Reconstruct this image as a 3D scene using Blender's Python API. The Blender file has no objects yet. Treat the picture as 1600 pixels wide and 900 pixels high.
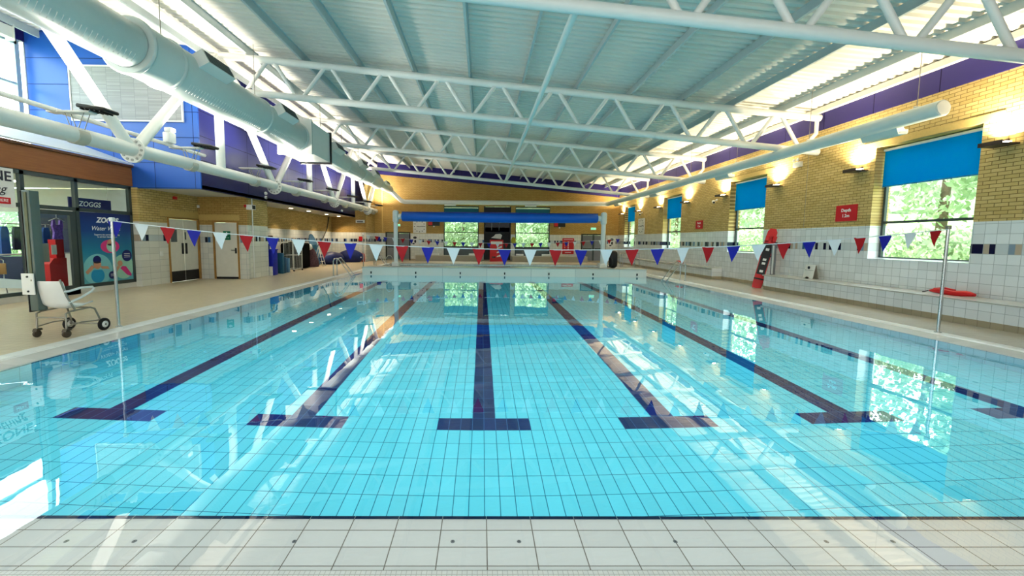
import bpy, math, random
from mathutils import Vector, Matrix
random.seed(7)
SC = bpy.context.scene
COL = SC.collection
PI = math.pi
R = math.radians

# ------------------------------------------------------------------ materials
class NT:
    """tiny helper around a node tree"""
    def __init__(s, name):
        s.m = bpy.data.materials.new(name); s.m.use_nodes = True
        s.t = s.m.node_tree; s.t.nodes.clear()
        s.out = s.t.nodes.new('ShaderNodeOutputMaterial')
        g = s.t.nodes.new('ShaderNodeNewGeometry'); s.pos = g.outputs['Position']
        s.geo = g
    def n(s, typ, **kw):
        nd = s.t.nodes.new(typ)
        for k, v in kw.items(): setattr(nd, k, v)
        return nd
    def link(s, a, b): s.t.links.new(a, b)
    def put(s, sock, v):
        if hasattr(v, 'is_output'): s.link(v, sock)
        else: sock.default_value = v
    def math(s, op, a, b=None, c=None):
        nd = s.n('ShaderNodeMath', operation=op)
        s.put(nd.inputs[0], a)
        if b is not None: s.put(nd.inputs[1], b)
        if c is not None: s.put(nd.inputs[2], c)
        return nd.outputs[0]
    def mix(s, f, a, b):
        nd = s.n('ShaderNodeMix', data_type='RGBA')
        s.put(nd.inputs[0], f)
        for i, v in ((6, a), (7, b)):
            if isinstance(v, (tuple, list)): v = (*v[:3], 1)
            s.put(nd.inputs[i], v)
        return nd.outputs[2]
    def xyz(s):
        nd = s.n('ShaderNodeSeparateXYZ'); s.link(s.pos, nd.inputs[0]); return nd.outputs
    def comb(s, x, y, z=0.0):
        nd = s.n('ShaderNodeCombineXYZ')
        for i, v in enumerate((x, y, z)): s.put(nd.inputs[i], v)
        return nd.outputs[0]
    def noise(s, scale, detail=3, vec=None):
        nd = s.n('ShaderNodeTexNoise'); nd.inputs['Scale'].default_value = scale
        nd.inputs['Detail'].default_value = detail
        s.link(vec if vec is not None else s.pos, nd.inputs['Vector']); return nd.outputs[0]
    def bsdf(s, color, rough=.5, metal=0., spec=.5, **kw):
        b = s.n('ShaderNodeBsdfPrincipled')
        if isinstance(color, (tuple, list)): color = (*color[:3], 1)
        s.put(b.inputs['Base Color'], color); s.put(b.inputs['Roughness'], rough)
        s.put(b.inputs['Metallic'], metal); s.put(b.inputs['Specular IOR Level'], spec)
        for k, v in kw.items(): s.put(b.inputs[k.replace('_', ' ')], v)
        s.link(b.outputs[0], s.out.inputs[0]); return b
    def bump(s, h, strength=.3, dist=.01):
        nd = s.n('ShaderNodeBump'); nd.inputs['Strength'].default_value = strength
        nd.inputs['Distance'].default_value = dist; s.put(nd.inputs['Height'], h); return nd.outputs[0]

MC = {}
def pm(name, color, rough=.5, metal=0., var=.06, scale=6., spec=.5, bump=0., **kw):
    """plain procedural material: base colour with slight noise variation"""
    if name in MC: return MC[name]
    t = NT(name); c = color
    dark = tuple(max(0, v*(1-var)) for v in c); light = tuple(min(1, v*(1+var)) for v in c)
    f = t.noise(scale); col = t.mix(f, dark, light)
    b = t.bsdf(col, rough, metal, spec, **kw)
    if bump: t.link(t.bump(t.noise(scale*12), bump), b.inputs['Normal'])
    MC[name] = t.m; return t.m

def emit(name, color, strength):
    if name in MC: return MC[name]
    t = NT(name); e = t.n('ShaderNodeEmission'); e.inputs[0].default_value = (*color, 1); e.inputs[1].default_value = strength
    t.link(e.outputs[0], t.out.inputs[0]); MC[name] = t.m; return t.m

AX = {'x': 0, 'y': 1, 'z': 2}
def tile_mat(name, au, av, su, sv, g, color, grout, rough=.2, var=.04, ou=0., ov=0., band=None, bumpd=.002, spec=.5, jitter=.06, ramp=None):
    t = NT(name); o = t.xyz()
    u = t.math('DIVIDE', t.math('SUBTRACT', o[AX[au]], ou), su)
    v = t.math('DIVIDE', t.math('SUBTRACT', o[AX[av]], ov), sv)
    def edge(w, s_):
        f = t.math('FRACT', w); d = t.math('MINIMUM', f, t.math('SUBTRACT', 1., f))
        return t.math('MULTIPLY', d, s_)
    d = t.math('MINIMUM', edge(u, su), edge(v, sv))
    mask = t.math('LESS_THAN', d, g/2)
    wn = t.n('ShaderNodeTexWhiteNoise', noise_dimensions='2D')
    t.link(t.comb(t.math('FLOOR', u), t.math('FLOOR', v)), wn.inputs['Vector'])
    a = tuple(c*(1-jitter) for c in color); b_ = tuple(min(1, c*(1+jitter)) for c in color)
    col = t.mix(wn.outputs['Value'], a, b_)
    if ramp:   # slow large-scale variation
        col = t.mix(t.math('MULTIPLY', t.noise(ramp[0], 2), ramp[1]), col, ramp[2])
    if band:
        z0, z1, cell, along = band
        inb = t.math('MULTIPLY', t.math('GREATER_THAN', o[2], z0), t.math('LESS_THAN', o[2], z1))
        w2 = t.n('ShaderNodeTexWhiteNoise', noise_dimensions='1D')
        t.put(w2.inputs['W'], t.math('FLOOR', t.math('DIVIDE', o[AX[along]], cell)))
        r = t.n('ShaderNodeValToRGB'); r.color_ramp.interpolation = 'CONSTANT'
        e = r.color_ramp.elements
        stops = [(0, (.62, .66, .68)), (.30, (.004, .006, .05)), (.5, (.05, .15, .34)), (.62, (.52, .43, .34)), (.74, (.62, .66, .68)), (.84, (.02, .02, .05)), (.93, (.25, .33, .42))]
        e[0].position, e[0].color = 0, (*stops[0][1], 1); e[1].position, e[1].color = stops[1][0], (*stops[1][1], 1)
        for p_, c_ in stops[2:]:
            q = e.new(p_); q.color = (*c_, 1)
        t.link(w2.outputs['Value'], r.inputs[0])
        col = t.mix(inb, col, r.outputs[0])
    col = t.mix(mask, col, grout)
    rg = t.math('ADD', t.math('MULTIPLY', mask, .5), rough)
    b = t.bsdf(col, rg, 0., spec)
    t.link(t.bump(t.math('SUBTRACT', 1., mask), .4, bumpd), b.inputs['Normal'])
    MC[name] = t.m; return t.m

def brick_mat(name, au, c1, c2, mortar):
    t = NT(name); o = t.xyz()
    bt = t.n('ShaderNodeTexBrick'); t.link(t.comb(o[AX[au]], o[2]), bt.inputs['Vector'])
    for k, v in (('Color1', c1), ('Color2', c2), ('Mortar', mortar)): bt.inputs[k].default_value = (*v, 1)
    for k, v in (('Scale', 1.), ('Mortar Size', .0065), ('Mortar Smooth', .3), ('Bias', 0.), ('Brick Width', .225), ('Row Height', .075)): bt.inputs[k].default_value = v
    col = t.mix(t.math('MULTIPLY', t.noise(25, 4), .35), bt.outputs[0], tuple(v*.6 for v in c1))
    b = t.bsdf(col, .75, 0., .3)
    t.link(t.bump(t.math('SUBTRACT', 1., bt.outputs['Fac']), .8, .006), b.inputs['Normal'])
    MC[name] = t.m; return t.m

WHITE = pm('white_paint', (.78, .78, .74), .42)
WHITEM = pm('white_steel', (.80, .80, .77), .38, var=.03)
STEELG = pm('grey_steel_paint', (.50, .56, .57), .45)
DUCT = pm('duct_paint', (.62, .68, .66), .33, var=.04)
DECKM = pm('roof_deck_paint', (.76, .73, .67), .45, var=.05, scale=1.5)
CHROME = pm('stainless', (.55, .56, .56), .22, 1., var=.05)
DULLST = pm('dull_tube', (.36, .34, .30), .4, .7)
BLACK = pm('black_plastic', (.012, .012, .014), .4)
DGREY = pm('dark_grey_frame', (.055, .075, .08), .4)
GREYG = pm('grey_green_metal', (.16, .20, .19), .4, .2)
PALEG = pm('pale_grey_green', (.42, .52, .52), .4)
GREYD = pm('grey_door', (.22, .23, .26), .5)
WHITEP = pm('white_plastic', (.82, .82, .80), .3)
CREAMD = pm('cream_door', (.80, .78, .72), .45)
WOODF = pm('oak_frame', (.42, .23, .07), .5, var=.2, scale=9)
RED = pm('red_plastic', (.62, .02, .025), .35)
REDS = pm('red_sign', (.60, .02, .03), .5)
BLUEF = pm('blue_cloth', (.006, .014, .36), .6)
REDF = pm('red_cloth', (.45, .004, .012), .6)
WHITEF = pm('white_cloth', (.75, .80, .83), .6)
COVER = pm('pool_cover_blue', (.004, .13, .58), .42, var=.15, scale=1.2)
BLUEB = pm('inflatable_blue', (.010,.022,.13), .45, var=.5, scale=4)
LBLUE = pm('light_blue_foam', (.13, .28, .48), .5)
TEAL = pm('teal_board', (.02, .12, .22), .5)
YELLOW = pm('yellow_foam', (.75, .42, .05), .6)
GREENS = pm('green_sign', (.01, .22, .12), .5)
RUBBER = pm('rubber', (.015, .014, .014), .6)
BEIGE = pm('beige_bench', (.42, .38, .31), .5)
GREYP = pm('grey_panel', (.13, .15, .16), .4)
WHITET = pm('white_letter', (.9, .9, .9), .5)
DARKT = pm('dark_letter', (.03, .03, .05), .5)
NAVYT = pm('navy_print', (.01, .02, .16), .5)
SKIN = pm('printed_skin', (.55, .30, .20), .5)
PINK = pm('printed_pink', (.65, .05, .25), .5)
MINT = pm('printed_mint', (.35, .62, .52), .5)
AQUA = pm('printed_aqua', (.22, .55, .62), .5)
CYANP = pm('printed_cyan', (.02, .32, .60), .5)
PURPLE = pm('purple_lycra', (.22, .12, .55), .4, var=.9, scale=22)
CLOTHD = pm('dark_clothes', (.02, .025, .07), .7, var=.8, scale=9)
CLOTHB = pm('blue_clothes', (.03, .12, .42), .7)
CHAIRW = pm('light_wood', (.50, .28, .10), .45, var=.15)
PATTERN = pm('patterned_bag', (.10, .05, .07), .7, var=.95, scale=18)

LAMPW = emit('lamp_glow', (1., .82, .5), 22.)
LAMPD = emit('downlight_glow', (1., .85, .6), 9.)
EXITG = emit('exit_glow', (.25, .75, .45), 1.2)
SLIT = emit('daylight_tube', (.85, .95, 1.), 2.)

# --- blue cladding
def clad(name, au, col, su=1.2, sv=.75, ou=0, ov=3.07):
    return tile_mat(name, au, 'z', su, sv, .018, col, tuple(c*.25 for c in col), .33, ou=ou, ov=ov, bumpd=.004, jitter=.03)
CLAD_X = clad('blue_cladding_daylit', 'x', (.03, .13, .52), ou=-.35)  # daylight on the end face is put into this lighter blue
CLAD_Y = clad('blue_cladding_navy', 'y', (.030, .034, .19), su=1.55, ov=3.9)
FASC_Y = tile_mat('blue_fascia_y', 'y', 'z', 1.55, 3., .02, (.030, .022, .17), (.008, .006, .05), .5, ov=4.0, jitter=.03)
FASC_X = tile_mat('blue_fascia_x', 'x', 'z', 1.55, 3., .02, (.030, .022, .17), (.008, .006, .05), .5, ov=4.0, jitter=.03)
BR_Y = brick_mat('yellow_brick_y', 'y', (.58, .42, .17), (.70, .53, .25), (.24, .16, .06))
BR_X = brick_mat('yellow_brick_x', 'x', (.52, .34, .12), (.60, .41, .16), (.28, .18, .06))
LINTEL = pm('brick_lintel', (.62, .45, .18), .7, var=.1, scale=20)
WT = (.78, .81, .83); WG = (.40, .43, .45)
WT_Y = tile_mat('white_wall_tile_y', 'y', 'z', .2, .2, .008, WT, WG, .12, band=(1.40, 1.60, .1, 'y'), ov=.0)
WT_X = tile_mat('white_wall_tile_x', 'x', 'z', .2, .2, .008, (.74, .74, .70), WG, .15, band=(1.40, 1.60, .1, 'x'), ov=.0)
WT_L = tile_mat('white_wall_block_y', 'y', 'z', .4, .2, .008, (.79, .78, .73), (.46, .46, .43), .25, band=(1.45, 1.65, .12, 'y'), ov=.05)
BT_Y = tile_mat('white_bench_tile', 'y', 'z', .2, .2, .008, WT, WG, .12, ov=-.05)
SKIRT = tile_mat('beige_skirting', 'y', 'z', .2, .5, .006, (.42, .36, .26), (.25, .21, .15), .4, ov=-.2)
DK_L = tile_mat('beige_deck_tile', 'x', 'y', .15, .15, .005, (.70, .58, .42), (.54, .45, .32), .32, jitter=.05, bumpd=.001, ramp=(.6, .25, (.80, .71, .58)))
DK_R = tile_mat('grey_deck_tile', 'x', 'y', .15, .15, .005, (.56, .53, .47), (.44, .41, .36), .22, jitter=.05, bumpd=.001, ramp=(.8, .4, (.68, .66, .61)))
COPE = tile_mat('white_coping', 'y', 'x', .25, 9., .006, (.93, .93, .92), (.75, .74, .72), .3)
COPEB = tile_mat('pale_edge_tile', 'y', 'x', .25, 9., .006, (.80, .79, .77), (.50, .49, .48), .12)
COPEX = tile_mat('pale_edge_tile_x', 'x', 'y', .25, 9., .006, (.70, .70, .68), (.38, .37, .36), .15)
LEDGE = tile_mat('grey_ledge_tile', 'x', 'y', .25, .125, .0055, (.52, .55, .54), (.16, .15, .13), .35, ou=0, ov=2.235-.215, jitter=.03)
LEDGE2 = tile_mat('navy_nosing_tile', 'x', 'y', .25, 9., .005, (.004, .025, .13), (.35, .4, .45), .2, ou=0)
GRATE = tile_mat('white_grip_grating', 'x', 'y', .024, .0245, .003, (.85, .86, .84), (.62, .62, .60), .5, jitter=.02, bumpd=.004, ov=1.857)
PCOL = (.14, .60, .70)
PF = tile_mat('pool_floor_tile', 'x', 'y', .125, .25, .0065, PCOL, (.012, .17, .27), .4, ou=0, ov=3.2295, jitter=.045, bumpd=.001, spec=.2)
PFN = tile_mat('navy_lane_tile', 'x', 'y', .125, .25, .006, (.002, .016, .11), (.06, .16, .32), .4, ou=0, ov=3.2295, jitter=.15, bumpd=.001, spec=.2)
PWY = tile_mat('pool_wall_tile_y', 'y', 'z', .25, .125, .006, (.14, .48, .60), (.03, .2, .30), .4, ov=-.05, spec=.2)
PWX = tile_mat('pool_wall_tile_x', 'x', 'z', .25, .125, .006, (.16, .50, .60), (.03, .2, .30), .4, ov=-.05, spec=.2)
BULK = tile_mat('bulkhead_panel', 'x', 'z', 2., 5., .012, (.82, .80, .74), (.4, .43, .42), .35, ou=.2, ov=-2)
FASCW = None
def wood_fascia():
    t = NT('wood_fascia'); o = t.xyz()
    n1 = t.noise(1., 5, t.comb(t.math('MULTIPLY', o[1], 2.), t.math('MULTIPLY', o[2], 30.), 0.))
    col = t.mix(n1, (.20, .07, .022), (.36, .15, .05))
    t.bsdf(col, .55); return t.m
FASCW = wood_fascia()
def corrug(name, au, su, col, line, rough=.5):
    return tile_mat(name, au, 'z', su, .06, .012, col, line, rough, jitter=.05)
LOUV = tile_mat('grey_louvre_mesh', 'x', 'z', .4, .035, .010, (.42, .43, .43), (.28, .29, .30), .5, jitter=.12)
CAFEROOF = tile_mat('white_roof_sheet', 'x', 'y', .12, 50., .012, (.78, .80, .82), (.6, .62, .66), .5, jitter=.02)

def glass_mat(name, tint=(.93, .97, .96), refl=1.0):
    t = NT(name)
    tr = t.n('ShaderNodeBsdfTransparent'); tr.inputs[0].default_value = (*tint, 1)
    gl = t.n('ShaderNodeBsdfGlossy'); gl.inputs['Roughness'].default_value = .02
    fr = t.n('ShaderNodeLayerWeight'); fr.inputs[0].default_value = .5
    fz = t.math('ADD', .02, t.math('MULTIPLY', t.math('POWER', fr.outputs['Facing'], 5.), .9))
    mx = t.n('ShaderNodeMixShader'); t.link(t.math('MULTIPLY', fz, refl), mx.inputs[0])
    t.link(tr.outputs[0], mx.inputs[1]); t.link(gl.outputs[0], mx.inputs[2]); t.link(mx.outputs[0], t.out.inputs[0])
    return t.m
GLASS = glass_mat('window_glass')
def blind_mat():
    t = NT('blue_roller_blind'); 
    d = t.n('ShaderNodeBsdfDiffuse'); d.inputs[0].default_value = (.0, .40, .80, 1)
    tl = t.n('ShaderNodeBsdfTranslucent'); tl.inputs[0].default_value = (.0, .30, .62, 1)
    mx = t.n('ShaderNodeMixShader'); mx.inputs[0].default_value = .4
    n_ = t.noise(120.); t.link(t.bump(n_, .1), d.inputs['Normal'])
    t.link(d.outputs[0], mx.inputs[1]); t.link(tl.outputs[0], mx.inputs[2]); t.link(mx.outputs[0], t.out.inputs[0]); return t.m
BLIND = blind_mat()
BLIND2 = pm('teal_blind', (.0, .13, .20), .6)

def water_mat():
    t = NT('pool_water')
    g = t.n('ShaderNodeBsdfRefraction'); g.inputs['IOR'].default_value = 1.333; g.inputs['Roughness'].default_value = 0.
    g.inputs['Color'].default_value = (.97, 1, 1, 1)
    q = t.n('ShaderNodeBsdfGlossy'); q.inputs['Roughness'].default_value = 0.; q.inputs['Color'].default_value = (1, 1, 1, 1)
    fr = t.n('ShaderNodeFresnel'); fr.inputs[0].default_value = 1.333
    fac = t.math('MULTIPLY', fr.outputs[0], t.math('SUBTRACT', 1.75, t.math('MULTIPLY', fr.outputs[0], .75)))
    mx = t.n('ShaderNodeMixShader'); t.link(fac, mx.inputs[0]); t.link(g.outputs[0], mx.inputs[1]); t.link(q.outputs[0], mx.inputs[2])
    o = t.xyz()
    v = t.comb(t.math('MULTIPLY', o[0], 1.0), t.math('MULTIPLY', o[1], .6), 0.)
    h = t.math('ADD', t.noise(2.2, 2, v), t.math('MULTIPLY', t.noise(9., 1, v), .12))
    bp = t.bump(h, 1., .0013)
    for k_ in (g, q, fr): t.link(bp, k_.inputs['Normal'])
    t.link(mx.outputs[0], t.out.inputs[0]); return t.m
WATER = water_mat()

def leaf_mat(name, c1, c2):
    t = NT(name)
    col = t.mix(t.noise(3.5, 4), c1, c2)
    d = t.n('ShaderNodeBsdfDiffuse'); tl = t.n('ShaderNodeBsdfTranslucent'); mx = t.n('ShaderNodeMixShader'); mx.inputs[0].default_value = .4
    t.link(col, d.inputs[0]); t.link(col, tl.inputs[0]); t.link(d.outputs[0], mx.inputs[1]); t.link(tl.outputs[0], mx.inputs[2]); t.link(mx.outputs[0], t.out.inputs[0]); return t.m
LEAF1 = leaf_mat('leaf_green', (.08, .16, .07), (.34, .44, .25))
LEAF2 = leaf_mat('leaf_pale', (.15, .24, .13), (.54, .62, .44))
GRASS = pm('bank_grass', (.40, .55, .18), .9, var=.5, scale=5)
BARK = pm('bark', (.12, .09, .06), .9, var=.3)

# ------------------------------------------------------------------ geometry helpers
class MB:
    def __init__(s): s.v = []; s.f = []; s.mi = []; s.sm = []
    def add(s, vs, fs, mi=0, sm=False):
        n = len(s.v); s.v += [tuple(p) for p in vs]
        for f in fs: s.f.append(tuple(i+n for i in f)); s.mi.append(mi); s.sm.append(sm)
    def box(s, x0, x1, y0, y1, z0, z1, mi=0, M=None):
        x0, x1 = min(x0, x1), max(x0, x1); y0, y1 = min(y0, y1), max(y0, y1); z0, z1 = min(z0, z1), max(z0, z1)
        vs = [Vector(p) for p in ((x0,y0,z0),(x1,y0,z0),(x1,y1,z0),(x0,y1,z0),(x0,y0,z1),(x1,y0,z1),(x1,y1,z1),(x0,y1,z1))]
        if M: vs = [M @ p for p in vs]
        s.add(vs, [(0,3,2,1),(4,5,6,7),(0,1,5,4),(1,2,6,5),(2,3,7,6),(3,0,4,7)], mi); return s
    def rbox(s, x0, x1, y0, y1, z0, z1, r=.02, mi=0, M=None, seg=3):
        """box with rounded vertical profile corners (rounded in y-z and x-z by inset rings)"""
        cx, cy, cz = (x0+x1)/2, (y0+y1)/2, (z0+z1)/2
        hx, hy, hz = abs(x1-x0)/2, abs(y1-y0)/2, abs(z1-z0)/2
        r = min(r, hx*.98, hy*.98, hz*.98)
        rings = []
        prof = []
        for i in range(seg+1):
            a = -PI/2 + PI/2*i/seg; prof.append((hx-r+r*math.cos(a), hy-r+r*math.cos(a), -hz+r+r*math.sin(a), r*math.cos(a)))
        for i in range(seg+1):
            a = PI/2*i/seg; prof.append((hx-r+r*math.cos(a), hy-r+r*math.cos(a), hz-r+r*math.sin(a), r*math.cos(a)))
        vs = []; k = 4*(seg+1)
        for (_, _, z, rr) in prof:
            for q, (sx, sy) in enumerate(((1,1),(-1,1),(-1,-1),(1,-1))):
                for j in range(seg+1):
                    a = PI/2*q + PI/2*j/seg
                    vs.append(Vector((cx+sx*(hx-r)+max(rr, .0005)*math.cos(a), cy+sy*(hy-r)+max(rr, .0005)*math.sin(a), cz+z)))
        if M: vs = [M @ p for p in vs]
        fs = []
        for i in range(len(prof)-1):
            for j in range(k): fs.append((i*k+j, i*k+(j+1)%k, (i+1)*k+(j+1)%k, (i+1)*k+j))
        fs.append(tuple(reversed(range(k)))); fs.append(tuple((len(prof)-1)*k+j for j in range(k)))
        s.add(vs, fs, mi, True); return s
    def tube(s, pts, r, n=12, mi=0, cap=True, closed=False, rs=None):
        pts = [Vector(p) for p in pts]; vs = []; fs = []; m = len(pts)
        prev = None
        for i, p in enumerate(pts):
            if closed: d = (pts[(i+1)%m]-pts[i-1])
            elif i == 0: d = pts[1]-pts[0]
            elif i == m-1: d = pts[-1]-pts[-2]
            else: d = (pts[i+1]-p).normalized()+(p-pts[i-1]).normalized()
            d.normalize()
            if prev is None:
                up = Vector((0,0,1)) if abs(d.z) < .9 else Vector((1,0,0))
                a = d.cross(up).normalized()
            else:
                a = (prev - d*prev.dot(d)).normalized()
            prev = a; b = d.cross(a)
            rr = rs[i] if rs else r
            for k in range(n):
                t = 2*PI*k/n; vs.append(p + a*math.cos(t)*rr + b*math.sin(t)*rr)
        L = m if closed else m-1
        for i in range(L):
            j = (i+1) % m
            for k in range(n): fs.append((i*n+k, i*n+(k+1)%n, j*n+(k+1)%n, j*n+k))
        s.add(vs, fs, mi, True)
        if cap and not closed:
            s.add(vs[:n], [tuple(reversed(range(n)))], mi); s.add(vs[-n:], [tuple(range(n))], mi)
        return s
    def lathe(s, c, axis, prof, n=24, mi=0, sm=True):
        """prof: list of (distance along axis, radius)"""
        c = Vector(c); d = Vector(axis).normalized(); up = Vector((0,0,1)) if abs(d.z) < .9 else Vector((1,0,0))
        a = d.cross(up).normalized(); b = d.cross(a); vs = []; fs = []
        for (h, r) in prof:
            for k in range(n):
                t = 2*PI*k/n; vs.append(c + d*h + a*math.cos(t)*r + b*math.sin(t)*r)
        for i in range(len(prof)-1):
            for k in range(n): fs.append((i*n+k, i*n+(k+1)%n, (i+1)*n+(k+1)%n, (i+1)*n+k))
        s.add(vs, fs, mi, sm)
        s.add(vs[:n], [tuple(reversed(range(n)))], mi); s.add(vs[-n:], [tuple(range(n))], mi); return s
    def ell(s, c, rx, ry, rz, n=16, m=10, mi=0, M=None, jit=0.):
        vs = []; fs = []
        for i in range(m+1):
            ph = -PI/2 + PI*i/m
            for k in range(n):
                t = 2*PI*k/n; q = 1+random.uniform(-jit, jit)
                p = Vector((c[0]+rx*q*math.cos(ph)*math.cos(t), c[1]+ry*q*math.cos(ph)*math.sin(t), c[2]+rz*q*math.sin(ph)))
                vs.append(M @ p if M else p)
        for i in range(m):
            for k in range(n): fs.append((i*n+k, i*n+(k+1)%n, (i+1)*n+(k+1)%n, (i+1)*n+k))
        s.add(vs, fs, mi, True); return s
    def prism(s, poly, d, mi=0):
        """poly: list of 3-D points (planar); d: extrusion vector"""
        n = len(poly); d = Vector(d); a = [Vector(p) for p in poly]; b = [p+d for p in a]
        fs = [tuple(reversed(range(n))), tuple(range(n, 2*n))] + [(i, (i+1)%n, n+(i+1)%n, n+i) for i in range(n)]
        s.add(a+b, fs, mi); return s
    def quad(s, a, b, c, d, mi=0): s.add([a,b,c,d], [(0,1,2,3)], mi); return s
    def build(s, name, mats, parent=None, origin=None):
        if not isinstance(mats, (list, tuple)): mats = [mats]
        me = bpy.data.meshes.new(name)
        xs = [v[0] for v in s.v]; ys = [v[1] for v in s.v]; zs = [v[2] for v in s.v]
        o = Vector(origin) if origin else Vector(((min(xs)+max(xs))/2, (min(ys)+max(ys))/2, min(zs)))
        me.from_pydata([(v[0]-o.x, v[1]-o.y, v[2]-o.z) for v in s.v], [], s.f)
        for m in mats: me.materials.append(m)
        me.polygons.foreach_set('material_index', s.mi); me.polygons.foreach_set('use_smooth', s.sm)
        me.update()
        import bmesh
        bm = bmesh.new(); bm.from_mesh(me); bmesh.ops.recalc_face_normals(bm, faces=bm.faces); bm.to_mesh(me); bm.free()
        ob = bpy.data.objects.new(name, me); COL.objects.link(ob); ob.location = o
        if parent is not None: setpar(ob, parent)
        return ob
WP = {}
def wloc(o):
    if o.name in WP: return WP[o.name]
    return Vector(o.location)
def setpar(ob, parent):
    w = Vector(ob.location); ob.parent = parent; WP[ob.name] = w; ob.location = w - wloc(parent)
def tag(o, label=None, cat=None, group=None, kind=None):
    if label: o['label'] = label
    if cat: o['category'] = cat
    if group: o['group'] = group
    if kind: o['kind'] = kind
    return o
def thing(name, label, cat, loc, group=None):
    o = bpy.data.objects.new(name, None); COL.objects.link(o); o.location = loc; o.empty_display_size = .1
    return tag(o, label, cat, group)
def struct(o): o['kind'] = 'structure'; return o
def boxo(name, dims, mat, parent=None): return MB().box(*dims).build(name, mat, parent)
def copy_tree(o, off, label=None, group=None, parent=None):
    c = o.copy(); COL.objects.link(c)
    if parent is None: c.location = Vector(o.location) + Vector(off)
    else: c.parent = parent
    if label: c['label'] = label
    if group: c['group'] = group
    for ch in list(o.children): copy_tree(ch, off, parent=c)
    return c
ORD = ['first','second','third','fourth','fifth','sixth','seventh','eighth','ninth','tenth','eleventh','twelfth','thirteenth','fourteenth','fifteenth','sixteenth']

def text(name, s, size, pos, facing, mat, parent=None, shear=0., align='CENTER', bold=0., sx=1.):
    cu = bpy.data.curves.new(name, 'FONT'); cu.body = s; cu.size = size; cu.align_x = align; cu.align_y = 'CENTER'
    cu.extrude = .001; cu.shear = shear; cu.offset = bold
    to = bpy.data.objects.new(name, cu); COL.objects.link(to)
    bpy.context.view_layer.update()
    me = bpy.data.meshes.new_from_object(to.evaluated_get(bpy.context.evaluated_depsgraph_get()))
    bpy.data.objects.remove(to); bpy.data.curves.remove(cu)
    me.materials.clear(); me.materials.append(mat)
    right, up = {'-x': ((0,-1,0),(0,0,1)), '+x': ((0,1,0),(0,0,1)), '-y': ((1,0,0),(0,0,1)), '+y': ((-1,0,0),(0,0,1))}[facing]
    r_, u_ = Vector(right)*sx, Vector(up); n_ = Vector(right).cross(u_)
    M = Matrix((r_, u_, n_)).transposed().to_4x4()
    me.transform(M)
    ob = bpy.data.objects.new(name, me); COL.objects.link(ob); ob.location = pos
    if parent is not None: setpar(ob, parent)
    return ob

# ------------------------------------------------------------------ measured layout (metres; camera at x=-0.04, y=0, z=1.58)
XL, XR = -5.66, 7.52            # pool edges
YN, YF = 2.235, 26.3            # drop behind the near ledge, far pool end
DZ = .05                        # deck level
FARY = 30.6; WR = 10.0
TRY = [6.25, 12.5, 18.8, 25.05]
def zt(x): return 5.27 + (9.95-x)*.0870
def zb(x): return 4.30 + (9.79-x)*.0890
def zd(x): return zt(x)+.31      # underside of deck

# ================================================================== SETTING
fl = struct(MB().box(-16.5, -6.18, -3, 31, -.25, DZ).build('floor', DK_L)); fl['label'] = 'beige tiled deck along the left of the pool'
MB().box(8.03, 10.6, -3, 31, -.25, DZ).build('floor_strip', DK_R, fl)['label'] = 'grey wet-looking deck right of the pool'
MB().box(-6.18, 8.03, 26.85, 31, -.25, DZ).build('floor_strip', DK_L, fl)
MB().box(-6.18, 8.03, -3, 1.2, -.25, .0).build('floor_strip', DK_R, fl)
# pool edges
ed = struct(MB().prism([(-6.18,1.2,-.3),(-5.95,1.2,-.3),(-5.95,1.2,.032),(-5.99,1.2,.05),(-6.18,1.2,.052)], (0,25.65,0)).build('trim_1', COPE)); ed['label'] = 'white coping strip on the left pool edge'
MB().prism([(-5.949,1.2,-.3),(-5.66,1.2,-.3),(-5.66,1.2,-.02),(-5.67,1.2,.004),(-5.949,1.2,.034)], (0,25.65,0)).build('edge_tile', COPEB, ed)
ed = struct(MB().prism([(8.03,1.2,-.3),(7.83,1.2,-.3),(7.83,1.2,.034),(7.87,1.2,.05),(8.03,1.2,.052)], (0,25.65,0)).build('trim_2', COPE)); ed['label'] = 'white coping strip on the right pool edge'
MB().prism([(7.829,1.2,-.3),(7.52,1.2,-.3),(7.52,1.2,-.02),(7.53,1.2,.004),(7.829,1.2,.034)], (0,25.65,0)).build('edge_tile', COPEB, ed)
ed = struct(MB().box(XL, XR, 26.31, 26.85, -.3, .05).build('trim_3', COPEX)); ed['label'] = 'pale coping at the far end of the pool'
# near ledge
ed = struct(MB().box(XL, XR, 1.86, 2.235, -.3, -.008).build('trim_4', LEDGE)); ed['label'] = 'pale grey tiled ledge under a film of water at the near pool edge'
MB().box(XL, XR, 2.236, 2.262, -.3, -.008).build('nosing', LEDGE2, ed)
MB().box(XL, XR, 1.2, 1.855, -.1, .006).build('grating', GRATE, ed)
MB().box(XL, XR, 1.8555, 1.8595, -.1, .004).build('channel_seam', DULLST, ed)
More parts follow.
